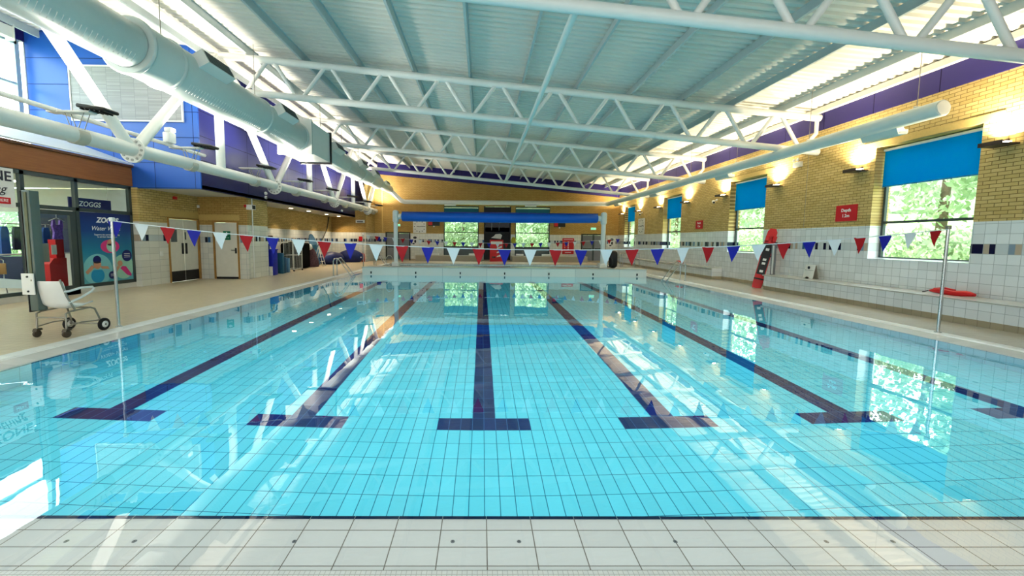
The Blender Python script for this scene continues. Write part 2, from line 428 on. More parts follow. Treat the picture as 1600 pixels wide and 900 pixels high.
# basin
bs = struct(MB().box(XL-.3, XR+.3, 1.3, YF+.4, -1.27, -.97).build('floor_pool', PF)); bs['label'] = 'pale turquoise tiled pool floor'
bs.name = 'floor.001'
MB().box(XL-.25, XL, YN+.03, YF, -.968, -.302).build('basin_side', PWY, bs)
MB().box(XR, XR+.25, YN+.03, YF, -.968, -.302).build('basin_side', PWY, bs)
MB().box(XL, XR, YN-.2, YN+.027, -.968, -.302).build('basin_end', PWX, bs)
MB().box(XL, XR, YF, YF+.2, -.968, -.302).build('basin_end', PWX, bs)
b_ = MB(); b_.box(XL-.001, XL+.006, YN+.03, YF, -.30, -.02); b_.build('basin_side_top', PWY, bs)
b_ = MB(); b_.box(XR-.006, XR+.001, YN+.03, YF, -.30, -.02); b_.build('basin_side_top', PWY, bs)
b_ = MB(); b_.box(XL+.006, XL+.01, YN+.03, 18.6, -.045, -.018).box(XR-.01, XR-.006, YN+.03, 18.6, -.045, -.018); b_.build('waterline_band', LEDGE2, bs)
for i, X in enumerate((-4, -2, 0, 2, 4, 6)):
    m = MB(); y0 = 3.2295+1.0
    m.box(X-.5, X+.5, y0, y0+.25, -.9698, -.967); m.box(X-.125, X+.125, y0+.25, 17.0, -.9698, -.967)
    m.build('lane_line', PFN, bs)['label'] = 'navy T-ended lane line'
# water
w = MB(); w.quad((XL-.0, 1.862, 0), (XR, 1.862, 0), (XR, 18.63, 0), (XL, 18.63, 0)).quad((XL, 19.72, 0), (XR, 19.72, 0), (XR, YF, 0), (XL, YF, 0))
w.quad((XL, 18.63, 0), (-5.41, 18.63, 0), (-5.41, 19.72, 0), (XL, 19.72, 0)).quad((7.44, 18.63, 0), (XR, 18.63, 0), (XR, 19.72, 0), (7.44, 19.72, 0))
wo = w.build('pool_water', WATER)
tag(wo, 'still clear water filling the swimming pool', 'water', kind='stuff')
import bmesh
bm = bmesh.new(); bm.from_mesh(wo.data)
for f in bm.faces:
    if f.normal.z < 0: f.normal_flip()
bm.to_mesh(wo.data); bm.free()

# small caps on the ledge
cap0 = None
for i, x in enumerate((-2.19, -1.84, -1.01, -.18, .17, 1.0, 1.81, 2.17)):
    nm = 'small round screw cap in the near ledge tiles, %s from the left' % ORD[i]
    if cap0 is None:
        t = thing('screw_cap', nm, 'screw cap', (x, 2.06, -.008), 'screw caps in the near ledge'); cap0 = t
        MB().lathe((x, 2.06, -.0078), (0,0,1), [(0,.0115),(.0025,.0105),(.003,.008)], 20).build('cap_ring', GREYP, t)
        MB().lathe((x, 2.06, -.0045), (0,0,1), [(0,.004),(.0006,.0035)], 10).build('socket', BLACK, t)
    else: copy_tree(cap0, (x-(-2.19), 0, 0), nm)

# ------------------------------------------------------------------ right wall
WY = [(8.42, 10.68), (14.75, 16.88), (20.98, 23.05), (27.35, 29.25)]
ZW0, ZW1 = 1.2, 4.02
ys = [-3]; 
for a, b in WY: ys += [a, b]
ys.append(30.75)
m = MB(); mt = MB()
for i in range(0, len(ys), 2): m.box(WR, 10.45, ys[i], ys[i+1], 2.05, 4.02); mt.box(WR, 10.45, ys[i], ys[i+1], DZ, 2.05)
m.box(WR, 10.45, -3, 30.75, 4.02, 4.92)
for a, b in WY: mt.box(WR, 10.45, a, b, DZ, ZW0)
wr = struct(m.build('wall_right', BR_Y)); mt.build('tile_dado', WT_Y, wr)['label'] = 'white tiles with a mosaic band'
MB().box(9.985, 10.45, -3, 30.75, 4.922, zd(10)+.1).build('fascia_band', FASC_Y, wr)['label'] = 'dark violet-blue cladding band'
MB().box(9.86, 9.985, -3, 30.6, 5.42, 5.56).build('eaves_beam', WHITE, wr)
for a, b in WY: MB().box(9.988, 10.0, a-.35, b+.35, 4.02, 4.17).build('lintel', LINTEL, wr)
m = MB()
for y in (12.9, 25.2): m.box(9.997, 10.0, y, y+.012, 2.06, 4.9)
m.build('movement_joint', DULLST, wr)
for a, b in WY:   # tiled sill sloping in
    MB().prism([(9.99,a,1.2),(10.29,a,1.2),(10.29,a,1.235)], (0,b-a,0)).build('sill', BT_Y, wr)
struct(MB().box(9.975, 9.998, -3, 30.6, DZ, .17).build('baseboard_right', SKIRT))

def window(n, x, a, b, z0, z1, tr, blindz, glassx=10.3):
    f = MB(); w_ = .055
    f.box(glassx-.03, glassx+.04, a, a+w_, z0, z1).box(glassx-.03, glassx+.04, b-w_, b, z0, z1).box(glassx-.03, glassx+.04, a+w_, b-w_, z0, z0+w_).box(glassx-.03, glassx+.04, a+w_, b-w_, z1-w_, z1).box(glassx-.03, glassx+.04, a+w_, b-w_, tr-.03, tr+.03)
    o = struct(f.build('window_%d' % n, DGREY))
    MB().box(glassx, glassx+.008, a+w_, b-w_, z0+w_, tr-.03).build('pane', GLASS, o); MB().box(glassx, glassx+.008, a+w_, b-w_, tr+.03, z1-w_).build('pane', GLASS, o)
    return o
BL = ['nearest', 'second nearest', 'third nearest', 'farthest']
for i, (a, b) in enumerate(WY):
    o = window(i+1, 10.3, a+.02, b-.02, 1.2, 4.02, 2.13, 2.9)
    t = thing('roller_blind', 'bright blue roller blind half down in the %s window of the right wall' % BL[i], 'blind', (10.2, (a+b)/2, 2.9), 'blue blinds on the right wall')
    zb_ = (3.02, 2.86, 2.84, 2.95)[i]
    m = MB(); m.box(10.205, 10.211, a+.03, b-.03, zb_+.03, 3.93); m.build('blind_fabric', BLIND, t)
    MB().tube([(10.20, a+.02, 3.95), (10.20, b-.02, 3.95)], .035).build('roller_tube', WHITE, t)
    MB().tube([(10.208, a+.03, zb_+.015), (10.208, b-.03, zb_+.015)], .016, 8).build('bottom_bar', pm('blind_bar', (.0, .2, .45)), t)

# wall lights
wl0 = None
for i, y in enumerate((8.0, 11.05, 14.12, 17.2, 20.25, 23.4, 26.4, 29.45)):
    lab = 'shallow dark wall uplighter glowing warm on the right wall, %s from the camera' % ORD[i]
    if wl0 is None:
        t = thing('wall_light', lab, 'wall light', (9.98, y, 3.45), 'uplighters along the right wall'); wl0 = t; ya = y
        m = MB(); m.prism([(9.98,y-.21,3.47),(9.66,y-.18,3.47),(9.66,y+.18,3.47),(9.98,y+.21,3.47)], (0,0,.03)).box(9.65,9.67,y-.19,y+.19,3.47,3.55); m.build('tray', pm('bronze', (.05,.035,.03), .4), t)
        MB().box(9.83, 9.92, y-.13, y+.13, 3.53, 3.545).build('lamp', LAMPW, t)
        MB().box(9.95, 9.985, y-.04, y+.04, 3.524, 3.60).build('bracket', pm('bronze', (.05,.035,.03), .4), t)
        MB().box(9.83, 9.89, y-.03, y+.03, 3.50, 3.53).build('lamp_holder', pm('bronze', (.05,.035,.03), .4), t)
    else: copy_tree(wl0, (0, y-ya, 0), lab)
    L = bpy.data.lights.new('wall_light_glow', 'AREA'); L.shape = 'RECTANGLE'; L.size = .12; L.size_y = .3; L.energy = 95; L.color = (1, .83, .55); L.spread = R(140)
    lo = bpy.data.objects.new('wall_light_glow', L); COL.objects.link(lo); lo.location = (9.85, y, 3.58); lo.rotation_euler = (PI, R(-12), 0)

# benches on the right
m = MB(); m.box(9.30, 9.975, 3.0, 13.55, .17, .50); bn = m.build('tiled_bench', BT_Y)
tag(bn, 'long white tiled bench ledge below the nearest right window', 'bench')
MB().box(9.26, 9.975, 3.0, 13.58, .50, .535).build('bench_top', pm('bench_tile', (.72,.72,.70), .2), bn)
MB().tube([(9.27, 3.0, .515), (9.27, 13.58, .515)], .012, 8).build('edge_strip', DULLST, bn)
MB().box(9.31, 9.975, 3.0, 13.55, DZ, .17).build('plinth', SKIRT, bn)
m = MB(); m.box(9.55, 9.975, 17.1, 29.0, .17, .50); bn = m.build('tiled_bench', BT_Y)
tag(bn, 'white tiled bench ledge at the far end of the right wall', 'bench')
MB().box(9.52, 9.975, 17.1, 29.0, .50, .53).build('bench_top', pm('bench_tile', (.72,.72,.70), .2), bn)
MB().tube([(9.52, 17.1, .46), (9.52, 29, .46)], .012, 8).build('edge_strip', DULLST, bn)
MB().box(9.56, 9.975, 17.1, 29.0, DZ, .17).build('plinth', SKIRT, bn)

# red signs on the right wall
def wall_sign(y0, y1, z0, z1, label, lines, size):
    t = MB().box(9.975, 9.995, y0, y1, z0, z1).build('depth_sign', REDS); tag(t, label, 'sign')
    for k, s in enumerate(lines): text('lettering', s, size, (9.972, (y0+y1)/2, (z0+z1)/2+size*.62-k*size*1.25), '-x', WHITET, t, bold=.003)
wall_sign(11.07, 11.73, 2.20, 2.64, 'red depth sign beside the nearest right window', ['Depth', '1.2m'], .12)
wall_sign(18.85, 19.45, 2.20, 2.58, 'red depth sign between the second and third right windows', ['Depth', '1.2m'], .12)

def cctv(loc, label):
    t = thing('security_camera', label, 'camera', loc); x, y, z = loc
    MB().lathe((x+.12, y, z+.02), (-1,0,0), [(0,.05),(.02,.05),(.03,.02)], 14).build('wall_mount', WHITEP, t)
    MB().tube([(x+.1, y, z+.02), (x, y, z), (x-.03, y-.02, z-.04)], .018, 8).build('arm', WHITEP, t)
    MB().lathe((x+.01, y+.1, z-.02), (-.35,-1,-.35), [(0,.02),(.02,.055),(.2,.06),(.22,.05)], 16).build('housing', WHITEP, t)
    MB().lathe((x+.01-.075, y+.1-.2, z-.02-.072), (-.35,-1,-.35), [(0,.045),(.012,.03)], 12).build('lens', BLACK, t)
cctv((9.84, 17.75, 3.36), 'white security camera under a wall light, beyond the second right window')
cctv((9.84, 26.0, 3.36), 'white security camera above the far right wall clock')
t = thing('emergency_light', 'white twin-head emergency light high on the right wall', 'emergency light', (9.95, 13.25, 4.02))
MB().rbox(9.88, 9.995, 13.1, 13.4, 3.98, 4.14, .02).build('housing', WHITEP, t)
for y in (13.17, 13.33): MB().lathe((9.90, y, 4.19), (-1,0,.2), [(0,.02),(.02,.045),(.06,.05)], 14).build('lamp_head', WHITEP, t)

def clock(loc, size, facing, label):
    x, y, z = loc; h = size/2
    t = thing('wall_clock', label, 'clock', loc)
    if facing == '-y':
        MB().box(x-h, x+h, y-.05, y, z-h, z+h).build('clock_face', WHITEP, t); px = lambda a, b, d: (x+a, y-.05-d, z+b)
    else:
        MB().box(x-.05, x, y-h, y+h, z-h, z+h).build('clock_face', WHITEP, t); px = lambda a, b, d: (x-.05-d, y-a, z+b)
    m = MB()
    for k in range(12):
        a = 2*PI*k/12; r = h*.8; c = (r*math.sin(a), r*math.cos(a)); w_ = size*.03
        m.prism([px(c[0]-w_, c[1]-w_, .001), px(c[0]+w_, c[1]-w_, .001), px(c[0]+w_, c[1]+w_, .001), px(c[0]-w_, c[1]+w_, .001)], Vector(px(0,0,.004))-Vector(px(0,0,0)))
    m.build('hour_marks', BLACK, t)
    for ang, L in ((R(275), h*.45), (R(85), h*.7)):
        d = (math.sin(ang), math.cos(ang)); p = (d[1], -d[0]); w_ = size*.018
        MB().prism([px(-p[0]*w_, -p[1]*w_, .006), px(p[0]*w_, p[1]*w_, .006), px(d[0]*L+p[0]*w_, d[1]*L+p[1]*w_, .006), px(d[0]*L-p[0]*w_, d[1]*L-p[1]*w_, .006)], Vector(px(0,0,.004))-Vector(px(0,0,0))).build('hand', BLACK, t)
clock((9.995, 26.1, 2.55), .98, '-x', 'square white clock on the right wall between the two farthest windows')
clock((-4.6, FARY-.005, 2.53), .95, '-y', 'square white clock on the far brick wall')

# ------------------------------------------------------------------ far wall
XW = [(-2.85, -.28), (.10, 2.08), (2.40, 4.96)]
m = MB(); mt = MB(); xs = [-7.9, -7.10, -5.28]+[v for p in XW for v in p]+[7.28, 9.10, 10.0]
DOORT = 2.12
pairs = [(xs[i], xs[i+1]) for i in range(0, len(xs), 2)]
for a, b in pairs: mt.box(a, b, FARY, FARY+.3, DZ, 2.03)
m.box(-7.9, -2.85, FARY, FARY+.3, DOORT, 4.05).box(4.96, 10.0, FARY, FARY+.3, DOORT, 4.05)
for a, b in pairs: m.box(a, b, FARY, FARY+.3, 2.03, DOORT)
m.box(-.28, .10, FARY, FARY+.3, DOORT, 4.05).box(2.08, 2.40, FARY, FARY+.3, DOORT, 4.05)
m.prism([(-11, FARY, 4.05), (10.45, FARY, 4.05), (10.45, FARY, 4.75), (-11, FARY, 6.55)], (0,.3,0))
wf = struct(m.build('wall_far', BR_X)); mt.build('tile_dado', WT_X, wf)
MB().prism([(-11, FARY-.02, 6.56), (10.45, FARY-.02, 4.76), (10.45, FARY-.02, zd(10.45)+.1), (-11, FARY-.02, zd(-11)+.1)], (0,.3,0)).build('fascia_band', FASC_X, wf)
MB().box(-7.35, -7.27, FARY-.03, FARY-.001, 2.1, 5.9).build('downpipe', LINTEL, wf)
def xwindow(n, a, b, z0, z1, tr):
    y = FARY+.12; w_ = .07; f = MB()
    f.box(a, a+w_, y, y+.07, .1, z1).box(b-w_, b, y, y+.07, .1, z1).box(a+w_, b-w_, y, y+.07, z1-w_, z1).box(a+w_, b-w_, y, y+.07, tr-.03, tr+.03).box(a+w_, b-w_, y, y+.07, z0, z0+.07).box(a+w_, b-w_, y, y+.07, .05, .12)
    o = struct(f.build('window_%d' % n, DGREY))
    MB().box(a+w_, b-w_, y+.03, y+.04, z0+.07, tr-.03).build('pane', GLASS, o); MB().box(a+w_, b-w_, y+.03, y+.04, tr+.03, z1-w_).build('pane', GLASS, o)
    MB().box(a+w_, b-w_, y+.02, y+.06, .12, z0).build('lower_panel', GREYP, o)['label'] = 'grey solid panel below the glass'
    return o
for n, k, s in ((5, 0, 'left'), (6, 2, 'right')):
    a, b = XW[k]; xwindow(n, a, b, 1.05, 4.05, 2.14)
    t = thing('roller_blind', 'teal roller blind rolled nearly up in the %s far window' % s, 'blind', ((a+b)/2, FARY+.05, 3.4))
    MB().box(a+.05, b-.05, FARY+.05, FARY+.056, 3.35, 3.88).build('blind_fabric', BLIND2, t)
    MB().tube([(a+.05, FARY+.05, 3.92), (b-.05, FARY+.05, 3.92)], .035, 10).build('roller_tube', WHITE, t)
# dark centre doorway
struct(MB().box(.10, 2.08, FARY+.5, FARY+.55, DZ, 4.05).box(.05,.10,FARY+.3,FARY+.5,DZ,4.05).box(2.08,2.13,FARY+.3,FARY+.5,DZ,4.05).build('wall_niche', BLACK)).name = 'wall_niche_far'
d = struct(MB().box(.10,.20,FARY+.02,FARY+.1,DZ,4.05).box(1.98,2.08,FARY+.02,FARY+.1,DZ,4.05).box(.2,1.98,FARY+.02,FARY+.1,3.5,3.95).box(.2,1.98,FARY+.02,FARY+.1,2.1,2.2).build('door_1', BLACK))
MB().box(.2, 1.98, FARY+.05, FARY+.06, 2.2, 3.5).build('pane', glass_mat('dark_glass', (.15,.15,.17)), d)
MB().box(.65,.69,FARY+.03,FARY+.045,2.3,3.0).box(1.2,1.24,FARY+.03,FARY+.045,2.3,3.0).build('vertical_bar', GREYD, d)
vm = MB().box(.55, 1.52, FARY-.45, FARY+.02, DZ, 1.62).build('vending_machine', RED); tag(vm, 'red vending machine in the dark doorway of the far wall', 'vending machine')
MB().box(.62, 1.45, FARY-.462, FARY-.45, 1.30, 1.50).build('light_header', WHITEP, vm)
m = MB()
for k in range(3): m.prism([(1.05, FARY-.455, .35+k*.3), (1.42, FARY-.455, .45+k*.3), (1.42, FARY-.455, .6+k*.3), (1.05, FARY-.455, .44+k*.3)], (0,-.006,0))
m.build('white_swirl', WHITEP, vm)
MB().box(.68, .95, FARY-.46, FARY-.45, .3, .42).build('delivery_flap', BLACK, vm)
w_ = thing('wet_floor_poster', 'crumpled white notice above the red vending machine', 'notice', (1.05, FARY-.0, 1.75))
MB().prism([(.62,FARY-.02,1.75),(1.35,FARY-.02,1.68),(1.45,FARY-.02,1.95),(1.3,FARY-.02,2.07),(.95,FARY-.02,2.03),(.85,FARY-.02,1.9)], (0,-.02,0)).build('paper', WHITEP, w_)

def grey_doors(n, a, b, label):
    o = struct(MB().box(a, a+.09, FARY-.02, FARY+.12, DZ, 2.12).box(b-.09, b, FARY-.02, FARY+.12, DZ, 2.12).box(a+.09, b-.09, FARY-.02, FARY+.12, 2.03, 2.12).build('door_%d' % n, BLACK)); o['label'] = label
    mid = (a+b)/2
    for s, (p, q) in enumerate(((a+.1, mid-.07), (mid+.07, b-.1))):
        l = MB().box(p, q, FARY+.02, FARY+.07, DZ+.02, 2.02).build('door_leaf', GREYD, o)
        MB().box(p+.05, q-.05, FARY+.012, FARY+.02, .98, 1.06).build('push_bar', DGREY, l)
    MB().box(mid-.07, mid+.07, FARY+.02, FARY+.09, DZ, 2.03).build('centre_post', DGREY, o)
grey_doors(2, -7.10, -5.28, 'grey double doors at the left of the far wall'); grey_doors(3, 7.28, 9.10, 'grey double doors at the right of the far wall')
def exit_sign(x, z, label):
    t = thing('exit_sign', label, 'exit sign', (x, FARY-.03, z))
    MB().rbox(x-.2, x+.2, FARY-.06, FARY-.005, z-.09, z+.09, .01).build('housing', WHITEP, t)
    MB().box(x-.18, x+.18, FARY-.068, FARY-.061, z-.07, z+.07).build('sign_face', EXITG, t)
    m = MB(); m.prism([(x-.10,FARY-.069,z-.015),(x-.03,FARY-.069,z-.055),(x-.03,FARY-.069,z+.025)], (0,-.004,0)); m.box(x-.03,x+.02,FARY-.073,FARY-.069,z-.03,z); m.ell((x+.08,FARY-.071,z+.03),.014,.003,.014,8,6); m.box(x+.065,x+.095,FARY-.073,FARY-.069,z-.05,z+.015)
    m.build('pictogram', WHITET, t)
exit_sign(-6.2, 2.62, 'green lit exit sign above the left far doors'); exit_sign(8.15, 2.5, 'green lit exit sign above the right far doors')
def screen(x, label):
    t = thing('wall_screen', label, 'screen', (x, FARY-.05, 2.62))
    MB().box(x-.42, x+.42, FARY-.08, FARY-.02, 2.60, 3.05).build('panel', BLACK, t)
    MB().box(x-.40, x-.12, FARY-.086, FARY-.08, 2.64, 2.9).build('red_area', RED, t)
    MB().box(x-.05, x+.05, FARY-.1, FARY-.03, 2.50, 2.60).build('bracket', WHITEP, t)
screen(-3.55, 'black and red screen panel right of the far wall clock'); screen(5.65, 'black and red screen panel on the far wall above the right far window')
t = MB().box(5.9, 6.75, FARY-.03, FARY-.003, .62, 1.78).build('notice_board', REDS); tag(t, 'tall red notice board with white symbols on the far wall', 'sign')
for k in range(5):
    MB().lathe((6.33, FARY-.03, 1.5-k*.14), (0,-1,0), [(0,.045),(.006,.045)], 12).build('round_symbol', WHITET, t); MB().lathe((6.08, FARY-.03, 1.5-k*.14), (0,-1,0), [(0,.03),(.006,.03)], 12).build('round_symbol', WHITET, t)
MB().box(5.98, 6.67, FARY-.036, FARY-.03, 1.66, 1.70).build('heading_bar', WHITET, t); MB().box(6.1,6.55,FARY-.036,FARY-.03,.72,.76).build('footer_bar', WHITET, t)
for (x, c) in ((-8.3+.0, None),): pass
# pictogram plaques on far wall (round, dark on white)
for x, lab in ((-4.95, 'small dark pictogram plaque on the far wall left of the blue flags'), (9.55, 'small dark and red pictogram plaque at the far right corner')):
    t = thing('pictogram_plaque', lab, 'sign', (x, FARY-.01, 1.25)); MB().box(x-.28, x+.28, FARY-.012, FARY-.003, 1.15, 1.85).build('plate', WHITEP, t)
    m = MB(); m.ell((x, FARY-.015, 1.72), .13, .006, .09, 12, 6); m.ell((x+.02, FARY-.015, 1.45), .07, .006, .12, 10, 6); m.ell((x-.1, FARY-.015, 1.28), .09, .006, .05, 10, 6); m.build('figures', DARKT, t)
t = MB().ell((2.28, FARY-.01, 1.58), .17, .02, .26, 16, 8).build('yellow_ring', pm('yellow_green', (.45,.42,.03))); tag(t, 'yellow-green oval plaque right of the dark doorway', 'sign')
# far benches and white bench pads
for a, b, lab in ((-4.8, 0.0, 'low beige bench along the far wall, left of the dark doorway'), (2.15, 7.6, 'low beige bench along the far wall, right of the dark doorway')):
    o = MB().box(a, b, FARY-.75, FARY-.02, DZ, .42).build('low_bench', BEIGE); tag(o, lab, 'bench')
    MB().box(a-.02, b+.02, FARY-.78, FARY-.02, .42, .46).build('bench_top', pm('bench_top_beige', (.5,.47,.4), .3), o)
for i, (a, b) in enumerate(((-3.75, -3.15), (-.98, -.42), (2.45, 3.0), (4.35, 4.95))):
    t = MB().rbox(a, b, FARY-.5, FARY-.2, .463, .60, .02).build('white_box', WHITEP); tag(t, 'flat white box on the far benches, %s from the left' % ORD[i], 'box', 'white boxes on the far benches')
struct(boxo('baseboard_far', (-7.9, 10, FARY-.012, FARY-.001, DZ, .15), pm('beige_base', (.42,.36,.26))))

# ------------------------------------------------------------------ left side
# door wall (x=-10.5) between glazing and alcove
XA = -10.5
m = MB(); mt = MB()
mt.box(XA-.2, XA, 12.85, 14.0, DZ, 2.05)
m.box(XA-.2, XA, 12.85, 14.0, 2.05, 3.07).box(XA-.2, XA, 14.0, 15.52, 2.25, 3.07)
wl = struct(m.build('wall_left', BR_Y)); mt.build('tile_dado', WT_L, wl)
MB().box(XA, XA+.004, 13.7, 15.6, 2.26, 2.48).build('lintel', LINTEL, wl)
# alcove wall (faces camera)
YA = 15.55
m = MB(); mt = MB()
m.box(XA-.2, -8.72, YA, YA+.12, 2.2, 3.07).box(XA-.2,-10.0, YA, YA+.12, 2.05, 2.2).box(-9.05, -8.72, YA, YA+.12, 2.05, 2.2)
mt.box(XA-.2, -10.0, YA, YA+.12, DZ, 2.05).box(-9.05, -8.72, YA, YA+.12, DZ, 2.05)
o = m.build('wall_alcove', BR_X); struct(o); mt.build('tile_dado', WT_X, o)
m = MB(); m.box(-8.84, -8.72, YA+.12, 17.0, 2.05, 3.07); o2 = m.build('wall_pier', BR_Y, o); MB().box(-8.84, -8.72, YA+.12, 17.0, DZ, 2.05).build('tile_dado', WT_L, o)
MB().box(-10.3, -8.84, 16.88, 17.0, DZ, 3.07).build('pier_return', WHITE, o)
MB().box(XA, -9.0, YA-.004, YA, 2.22, 2.42).build('lintel', LINTEL, o)
# door 4 : cream double door in wall_left
d = struct(MB().box(XA-.1, XA+.03, 14.0, 14.05, DZ, 2.25).box(XA-.1, XA+.03, 15.45, 15.53, DZ, 2.25).box(XA-.1, XA+.03, 14.05, 15.45, 2.2, 2.25).build('door_4', WOODF)); d['label'] = 'cream double doors with black kick plates'
for k, (a, b) in enumerate(((14.06, 14.74), (14.76, 15.44))):
    l = MB().box(XA-.06, XA-.01, a, b, DZ+.01, 2.19).build('door_leaf', CREAMD, d)
    MB().box(XA-.01, XA-.002, a, b, DZ+.01, .42).build('kick_plate', BLACK, l)
    hy = 14.66 if k == 0 else 14.84
    MB().box(XA-.01, XA+.015, hy-.035, hy+.035, 1.0, 1.38).build('push_plate', BLACK, l)
    if k == 0: MB().box(XA-.01, XA-.004, 14.14, 14.42, 1.42, 1.84).build('vision_panel', GREYP, l)
    else: MB().box(XA-.01, XA-.004, 14.8, 14.86, 1.5, 1.76).build('vision_panel', GREYP, l)
d = struct(MB().box(-10.0, -9.94, YA-.02, YA+.1, DZ, 2.2).box(-9.11, -9.05, YA-.02, YA+.1, DZ, 2.2).box(-9.94, -9.11, YA-.02, YA+.1, 2.14, 2.2).build('door_5', WOODF)); d['label'] = 'cream single door with green first aid sign'
l = MB().box(-9.93, -9.12, YA+.0, YA+.05, DZ+.08, 2.13).build('door_leaf', CREAMD, d)
MB().box(-9.93, -9.12, YA-.004, YA+.05, DZ, DZ+.075).build('kick_plate', BLACK, l)
MB().tube([(-9.18, YA-.01, 1.12), (-9.18, YA-.05, 1.12), (-9.32, YA-.05, 1.12)], .011, 8).box(-9.21,-9.15,YA-.008,YA,1.0,1.2).build('lever_handle', BLACK, l)
sg = MB().box(-9.62, -9.36, YA-.012, YA-.001, 1.50, 1.82).build('first_aid_sign', GREENS); tag(sg, 'green first aid sign with white cross on the cream door', 'sign')
MB().box(-9.51,-9.47,YA-.016,YA-.012,1.66,1.79).box(-9.56,-9.42,YA-.016,YA-.012,1.705,1.745).build('cross', WHITET, sg)
text('lettering', 'First aid', .05, (-9.49, YA-.014, 1.58), '-y', WHITET, sg)
# recess / storage walls
RX = -10.2; RY = 28.3
o = struct(MB().box(RX-.2, RX, 17.0, RY, 2.05, 3.07).build('wall_recess', BR_Y)); MB().box(RX-.2, RX, 17.0, RY, DZ, 2.05).build('tile_dado', WT_Y, o)
MB().box(RX-.2, -7.9, RY, RY+.15, 2.03, 3.5).build('end_brick', BR_X, o); MB().box(RX-.2, -7.9, RY, RY+.15, DZ, 2.03).build('end_tile', WT_X, o)
MB().box(-8.0, -7.9, RY+.15, FARY, 2.03, 5.5).build('return_brick', BR_Y, o); MB().box(-8.0, -7.9, RY+.15, FARY, DZ, 2.03).build('return_tile', WT_Y, o)
# soffit & blue volume
SX = -8.6; SZ = 3.07; BY = 12.95
sf = struct(MB().box(-13.55, SX, BY, FARY, SZ, SZ+.1).build('ceiling_soffit', pm('soffit_paint', (.70,.66,.58), .6)))
m = MB(); m.box(SX-.1, SX, BY, FARY-.05, SZ-.02, 3.92); o = struct(m.build('wall_blue', clad('blue_band', 'y', (.005,.008,.075), su=3.1, sv=5, ov=2))); o['label'] = 'dark navy cladding band below the blue panels'
m = MB(); m.prism([(SX-.1, BY, 3.93), (SX-.1, FARY-.05, 3.93), (SX-.1, FARY-.05, zd(SX-.1)+.05), (SX-.1, BY, zd(SX-.1)+.05)], (.1,0,0)); m.build('pool_side_panels', CLAD_Y, o)
m = MB(); m.prism([(-13.56, BY-.06, SZ-.02), (SX-.002, BY-.06, SZ-.02), (SX-.002, BY-.06, zd(SX)+.05), (-13.56, BY-.06, zd(-13.56)+.05)], (0,.058,0)); m.build('end_panels', CLAD_X, o)['label'] = 'blue panels facing the camera, daylight painted into their colour'
lv = MB().box(-12.25, -9.03, BY-.10, BY-.062, 5.05, 6.58).build('louvre_grille', LOUV); tag(lv, 'large pale grey ventilation louvre panel on the blue end wall', 'louvre')
f = MB(); f.box(-12.29,-8.99,BY-.12,BY-.064,6.58,6.62).box(-12.29,-8.99,BY-.12,BY-.064,5.01,5.05).box(-12.29,-12.25,BY-.12,BY-.064,5.05,6.58).box(-9.03,-8.99,BY-.12,BY-.064,5.05,6.58); f.build('louvre_frame', WHITE, lv)
# downlights
dl0 = None
for i, y in enumerate((20.6, 22.7, 25.3, 27.4)):
    lab = 'round recessed downlight in the storage soffit, %s from the camera' % ORD[i]
    if dl0 is None:
        t = thing('downlight', lab, 'downlight', (-9.4, y, SZ-.03), 'downlights in the left soffit'); dl0 = t; y0 = y
        MB().lathe((-9.4, y, SZ-.001), (0,0,-1), [(0,.15),(.02,.14),(.022,.11)], 20).build('trim_ring', WHITEP, t); MB().lathe((-9.4, y, SZ-.02), (0,0,-1), [(0,.105),(.012,.09)], 16).build('lens', LAMPD, t)
    else: copy_tree(dl0, (0, y-y0, 0), lab)
    L = bpy.data.lights.new('downlight_beam', 'SPOT'); L.energy = 110; L.spot_size = R(120); L.spot_blend = .6; L.shadow_soft_size = .08; L.color = (1,.8,.52)
    lo = bpy.data.objects.new('downlight_beam', L); COL.objects.link(lo); lo.location = (-9.6, y, SZ-.06); lo.rotation_euler = (0, R(-18), 0)

# shop / cafe glazing
GX = -10.7
k = struct(MB().box(GX-.25, GX+.02, 0.0, 12.85, DZ, .2).build('wall_glazed_base', pm('base_white', (.72,.70,.66)))); k['label'] = 'low white kerb under the shop glazing'
mull = [4.0, 6.2, 8.2, 9.85, 11.13, 12.80]
fr = MB()
for y in mull: fr.box(GX-.06, GX+.03, y-.045, y+.045, .2, 3.08)
fr.box(GX-.06, GX+.03, 3.9, 12.84, 3.0, 3.1).box(GX-.06, GX+.03, 3.9, 12.84, 2.24, 2.33)
fr.box(GX-.06, GX+.03, 3.9, 9.8, .2, .28).box(GX-.06, GX+.03, 11.17, 12.8, .2, .30)
o = struct(fr.build('window_7', DGREY)); o['label'] = 'dark framed glazed shop front'
for a, b in zip(mull[:-1], mull[1:]):
    MB().box(GX-.02, GX-.01, a+.045, b-.045, 2.33, 3.0).build('pane', GLASS, o)
    if a != 9.85: MB().box(GX-.02, GX-.01, a+.045, b-.045, .28, 2.24).build('pane', GLASS, o)
d = struct(MB().box(GX-.05, GX+.02, 9.92, 10.03, .06, 2.22).box(GX-.05, GX+.02, 10.92, 11.07, .06, 2.22).box(GX-.05, GX+.02, 10.03, 10.92, 2.12, 2.22).box(GX-.05, GX+.02, 10.03, 10.92, .06, .30).build('door_6', DGREY)); d['label'] = 'dark framed glass shop door'
MB().box(GX-.02, GX-.01, 10.03, 10.92, .30, 2.12).build('pane', GLASS, d)
MB().tube([(GX+.02, 10.1, 1.6), (GX+.07, 10.1, 1.55), (GX+.07, 10.1, .85), (GX+.02, 10.1, .8)], .014, 8).build('pull_handle', BLACK, d)
MB().box(GX+.002, GX+.02, 10.04, 10.34, .95, 1.4).build('letter_plate', GREYG, d)
k = struct(MB().box(GX-.12, GX+.06, -1, BY-.07, 3.10, 3.66).build('trim_5', FASCW)); k['label'] = 'reddish-brown timber fascia above the shop glazing'
